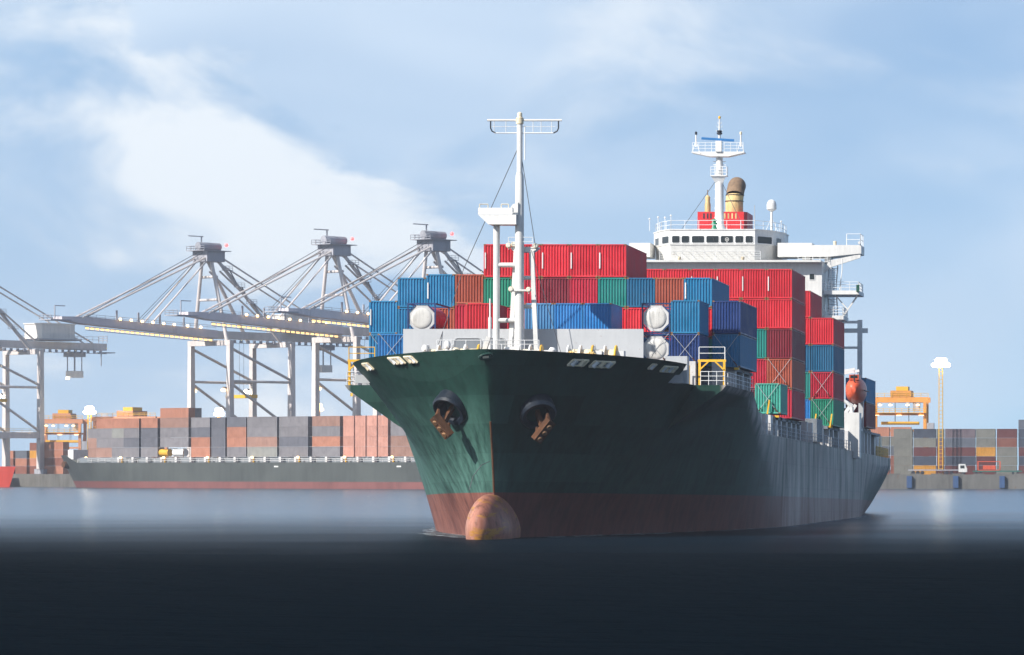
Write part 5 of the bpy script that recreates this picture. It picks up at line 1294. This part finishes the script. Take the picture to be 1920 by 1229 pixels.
# ------------------------------------------------------------------ yard crane, light masts, trucks and small craft
def yard_crane(loc, rz, w, h, label, mat):
    o = thing('yard_crane', label, 'crane', loc, (0, 0, rz), 'rubber tyred yard cranes')
    for x in (-w / 2, w / 2):
        for y in (-4, 4):
            l_ = MB().beam((x, y, 1.2), (x, y, h), 0.9, 0.9).obj('leg', mat, o)
            MB().tube((x - 0.5, y - 1.2, 0.62), (x + 0.5, y - 1.2, 0.62), 0.62, n=12).obj('wheel', BLACK, l_); MB().tube((x - 0.5, y + 1.2, 0.62), (x + 0.5, y + 1.2, 0.62), 0.62, n=12).obj('wheel', BLACK, l_)
        MB().beam((x, -5, 1.5), (x, 5, 1.5), 0.8, 0.9).obj('sill_beam', mat, o)
        MB().tube((x, -4, 2), (x, 4, h - 1), 0.25, n=6).obj('brace', mat, o)
    for y in (-4, 4): MB().beam((-w / 2 - 1, y, h + 0.75), (w / 2 + 1, y, h + 0.75), 0.9, 1.5).obj('girder', mat, o)
    mb = MB(); rail(mb, [(-w / 2 - 1, -4.6, h + 1.5), (w / 2 + 1, -4.6, h + 1.5)], h=1.1, step=2, nr=2, r=0.06, rp=0.07); mb.obj('walkway_rail', YELLOW, o)
    tr = MB().box(-2.5, 3.5, -4.5, 4.5, h + 1.52, h + 3.4).obj('trolley', mat, o)
    MB().box(-1, 2.5, -3, 3, h + 3.4, h + 4.6).obj('hoist_house', YELLOW, tr)
    MB().box(4, 6, -4, -2, h - 2.6, h - 0.1).obj('operator_cab', CRANED, tr)
    for x in (-w / 2 + 2, -w / 6, w / 6, w / 2 - 2):
        l_ = MB().box(x - 0.5, x + 0.5, -4.9, -4.5, h - 0.5, h - 0.02).obj('floodlight', CRANED, o); MB().lathe([(0.3, -0.25), (0.6, 0.0), (0.3, 0.25)], 8, (x, -4.7, h - 0.8)).obj('lamp', LAMP, l_)
    sp__ = MB().box(-5.5, 5.5, -1.2, 1.2, h - 6.5, h - 5.6).obj('spreader', YELLOW, o)
    mb = MB()
    for x in (-1.5, 2.5):
        for y in (-0.8, 0.8): mb.tube((x, y, h - 5.6), (x, y, h + 1.52), 0.06, n=5)
    mb.obj('hoist_rope', WIRE, sp__)
    for z_ in (h - 3.4, h - 8.2):
        for y in (-4.3, 4.3): MB().beam((-w / 2, y, z_), (w / 2, y, z_), 0.5, 0.6).obj('tie_beam', mat, o)
    mb = MB(); mb.box(-w / 2 - 0.5, w / 2 + 0.5, -6.0, -4.6, h - 3.15, h - 3.0); rail(mb, [(-w / 2 - 0.5, -5.9, h - 3.0), (w / 2 + 0.5, -5.9, h - 3.0)], h=1.1, step=1.8, nr=2, r=0.06, rp=0.07); mb.obj('lower_walkway', YELLOW, o)
    e_ = MB().box(w / 2 + 0.6, w / 2 + 2.6, -4.4, -1.6, h - 9.5, h - 6.0).obj('electrical_room', CRANED, o)
    for x in (-w / 2 + 1, 0, w / 2 - 1): MB().box(x - 0.7, x + 0.7, -4.95, -4.55, h - 3.9, h - 3.72).obj('lamp', LAMP, o)
    return o
YC = paint('yard_crane_orange', (0.62, 0.26, 0.05), 0.5, 0.1, 0.15, 0.0, scale=0.3)
YC2 = paint('yard_crane_salmon', (0.55, 0.25, 0.14), 0.5, 0.1, 0.15, 0.0, scale=0.3)
pz = W(1688, 881, 1152); yard_crane((pz.x, 1152, QZ), 0, 15.0, 21.0, 'orange yard crane with lit floodlights behind the far quay stacks', YC)
pq = quay_pt(118, -45); yard_crane((pq.x, pq.y, QZ), QA + R(40), 13.0, 17.0, 'salmon yard crane standing behind the moored ship bow', YC2)
pq = quay_pt(245, -42); yard_crane((pq.x, pq.y, QZ), QA + R(20), 22.0, 17.5, 'salmon yard crane with yellow walkway behind the moored containers', YC2)
def light_mast(x, y, h, label, lampmat, r=1.6, w=1.2):
    o = thing('light_mast', label, 'light mast', (x, y, QZ), (0, 0, 0), 'floodlight masts over the yards')
    mb = MB(); w2 = w / 2
    for a, c in ((-1, -1), (1, -1), (1, 1), (-1, 1)): mb.beam((a * w2, c * w2, 0), (a * w2 * 0.8, c * w2 * 0.8, h), 0.16, 0.16)
    n = int(h / 1.1)
    for k in range(n):
        z = h * (k + 0.5) / n
        for a, c in (((-1, -1), (1, -1)), ((1, -1), (1, 1)), ((1, 1), (-1, 1)), ((-1, 1), (-1, -1))):
            mb.beam((a[0] * w2 * 0.95, a[1] * w2 * 0.95, z), (c[0] * w2 * 0.95, c[1] * w2 * 0.95, z), 0.10, 0.10)
    mb.obj('lattice', YELLOW, o)
    hd = MB().lathe([(0.3, h - 0.2), (r * 0.7, h), (r * 0.7, h + 0.25), (0.3, h + 0.5)], 12).obj('lamp_ring', CRANED, o)
    for k in range(8):
        a = k * math.tau / 8; c = (math.cos(a) * r, math.sin(a) * r, h + 0.2)
        MB().lathe([(0.35, -0.5), (0.8, -0.2), (0.8, 0.3), (0.35, 0.7)], 8, c).obj('floodlight', lampmat, hd)
    for k in range(5):
        a = k * math.tau / 5; c = (math.cos(a) * r * 0.55, math.sin(a) * r * 0.55, h + 1.5)
        MB().lathe([(0.35, -0.5), (0.8, -0.2), (0.8, 0.3), (0.35, 0.7)], 8, c).obj('floodlight', lampmat, hd)
    return o
light_mast(W(1764, 881, 1127).x, 1127, 31.0, 'tall yellow lattice mast with dazzling lamp cluster before the far quay stacks', LAMPW, 1.9)
pq = quay_pt(168, -25); light_mast(pq.x, pq.y, 20.0, 'lattice mast with dazzling lamp cluster behind the moored ship bow', LAMPW, 1.3)
pq = quay_pt(411, -30); light_mast(pq.x, pq.y, 19.0, 'lattice mast with lamp cluster behind the tall slate containers of the moored ship', LAMPW, 0.9, 0.9)
pq = quay_pt(597, -30); light_mast(pq.x, pq.y, 20.0, 'lattice mast with lamp cluster behind the brown topped stack of the moored ship', LAMP, 0.9, 0.9)
# container truck on the far quay
tx0 = W(1805, 881, 1126).x
tk = thing('truck', 'white cabbed container truck parked before the far quay stacks', 'truck', (tx0, 1126, QZ))
cab = MB().add([(-1.1, -1.2, 0.7), (1.3, -1.2, 0.7), (1.3, 1.2, 0.7), (-1.1, 1.2, 0.7), (-1.1, -1.2, 3.0), (0.75, -1.2, 3.0), (0.75, 1.2, 3.0), (-1.1, 1.2, 3.0), (1.3, -1.2, 1.7), (1.3, 1.2, 1.7)],
   [(0, 1, 8, 5, 4), (3, 7, 6, 9, 2), (1, 2, 9, 8), (8, 9, 6, 5), (4, 5, 6, 7), (0, 4, 7, 3), (0, 3, 2, 1)]).obj('cab', WHITE, tk)
MB().box(-0.6, 0.6, -1.23, -1.19, 1.75, 2.6).obj('window', GLASS, cab); MB().add([(1.31, -1.05, 1.78), (1.31, 1.05, 1.78), (0.83, 1.05, 2.9), (0.83, -1.05, 2.9)], [(0, 1, 2, 3)]).obj('windscreen', GLASS, cab)
MB().box(-15.5, -1.15, -1.1, 1.1, 1.1, 1.45).obj('trailer_bed', CRANED, tk)
for x in (0.3, -3.2, -4.5, -11.5, -12.8, -14.1):
    for y in (-1.15, 0.85): MB().tube((x, y, 0.52), (x, y + 0.3, 0.52), 0.52, n=12).obj('wheel', BLACK, tk)
fx = W(1854, 881, 1126).x
sp_ = thing('spreader_frame', 'orange steel lifting frame on a low trailer beside the truck', 'lifting frame', (fx, 1126, QZ))
mb = MB()
for x in (-3.2, 3.1):
    for y in (-1.1, 1.0): mb.box(x, x + 0.2, y, y + 0.2, 1.15, 3.6)
for z in (1.16, 3.6): mb.box(-3.2, 3.3, -1.1, -0.9, z, z + 0.2); mb.box(-3.2, 3.3, 1.0, 1.2, z, z + 0.2)
mb.box(-1.6, 2.0, -1.15, -0.88, 1.5, 2.6); mb.obj('frame', ORANGE, sp_)
MB().box(-4.5, 9.5, -1.1, 1.1, 0.75, 1.1).obj('trailer_bed', paint('trailer_green', (0.02, 0.12, 0.10), 0.6), sp_)
for x in (-3.5, -2.2, 7.0, 8.3): MB().tube((x, -1.15, 0.4), (x, -0.85, 0.4), 0.4, n=10).obj('wheel', BLACK, sp_)
# red vessel and orange stack at the foot of the first crane
rv = quay_pt(-14, 28.0); rv.z = 0
rs = thing('red_vessel', 'small red hulled vessel moored beside the first crane legs', 'vessel', rv, (0, 0, QA))
mb = MB(); vs, fs = [], []; sl = [0, 1.5, 4, 7, 10, 14, 22]
for s in sl:
    for j in range(5):
        z = -1 + 7.5 * j / 4; hb = 4.2 * (1 - (1 - min(1, s / 14)) ** 2) * (0.75 + 0.06 * j)
        vs += [(8 - s + j * 0.9 * (1 - s / 22), -hb, z), (8 - s + j * 0.9 * (1 - s / 22), hb, z)]
for i in range(len(sl) - 1):
    for j in range(4):
        for k in (0, 1): fs.append((i * 10 + j * 2 + k, i * 10 + j * 2 + 2 + k, (i + 1) * 10 + j * 2 + 2 + k, (i + 1) * 10 + j * 2 + k))
    fs.append((i * 10 + 8, i * 10 + 9, (i + 1) * 10 + 9, (i + 1) * 10 + 8))
mb.add(vs, fs).obj('hull', paint('vessel_red', (0.55, 0.05, 0.03), 0.5, 0.1, 0.15), rs, True)
MB().box(-12, -6, -3, 3, 6.5, 10).obj('deckhouse', WHITE2, rs)
for px, tiers, off in ((72, ['brown', 'orange', 'yellow', 'brown'], -38), (93, ['orange', 'brown', 'orange', 'orange'], -14), (113, ['orange', 'brown', 'orange', 'orange'], -14), (20, ['slate', 'brown', 'orange'], -40), (45, ['brown', 'orange', 'slate'], -40)):
    p0 = quay_pt(px, off)
    for k, c in enumerate(tiers): far_container((p0.x, p0.y, QZ + 0.005 + k * (LO + 0.03)), QA, 6.06, LO, c, '%s container, %s, %s' % (c, TIER[k + 1], {72: 'stack seen between the first crane legs', 93: 'quay stack just behind the first crane leg', 113: 'quay stack nearest the moored ship bow', 20: 'quay stack behind the red vessel', 45: 'quay stack between red vessel and first crane'}[px]), 'containers on the crane quay')

# ------------------------------------------------------------------ haze over the harbour
hz = bpy.data.materials.new('harbour_haze'); hz.use_nodes = True
t = hz.node_tree; t.nodes.clear()
pvn = N(t, 'ShaderNodeVolumePrincipled', inp={'Color': (0.93, 0.93, 0.97, 1), 'Density': 0.00013, 'Anisotropy': 0.4})
mo = N(t, 'ShaderNodeOutputMaterial'); t.links.new(pvn.outputs[0], mo.inputs['Volume'])
hb = MB().box(-1500, 700, -60, 1900, -6.0, 84.0).obj('haze', hz)
hb['kind'] = 'stuff'

# ------------------------------------------------------------------ foam where the hull cuts the water
fmr = bpy.data.materials.new('foam'); fmr.use_nodes = True
t = fmr.node_tree; p = t.nodes['Principled BSDF']
co = N(t, 'ShaderNodeTexCoord').outputs['Object']
mpf = N(t, 'ShaderNodeMapping', inp={'Scale': (0.5, 0.5, 1.0)}); t.links.new(co, mpf.inputs[0])
p.inputs['Base Color'].default_value = (0.42, 0.46, 0.48, 1); p.inputs['Roughness'].default_value = 0.8
t.links.new(ramp(t, noise(t, mpf.outputs[0], 1.3, 7, 0.7), [(0.47, 0.0), (0.62, 0.75)]), p.inputs['Alpha'])
for sd in (-1, 1):
    vs, fs = [], []; n = 0
    zl = lambda s: PITCH * s
    pts = []
    for k in range(90):
        s_ = 3.9 + (195.0 - 3.9) * (k / 89) ** 1.5
        h0 = half(s_, zl(s_), s_ > 23) if s_ > s_stem(zl(s_)) + 0.05 else 0.0
        pts.append((h0, s_))
    for h0, s_ in pts:
        w_ = 0.5 + 0.9 * rng.random() + (1.6 if 8 < s_ < 30 else 0)
        a = SW(sd * max(0, h0 - 0.15), s_, zl(s_)); b2 = SW(sd * (h0 + w_), s_ - 0.2, zl(s_))
        vs += [(a.x, a.y, 0.02), (b2.x, b2.y, 0.015)]
    for k in range(len(pts) - 1): fs.append((2 * k, 2 * k + 1, 2 * k + 3, 2 * k + 2))
    o = MB().add(vs, fs).obj('foam', fmr); tag(o, 'thin broken foam along the waterline of the green ship', 'foam', None, 'stuff')
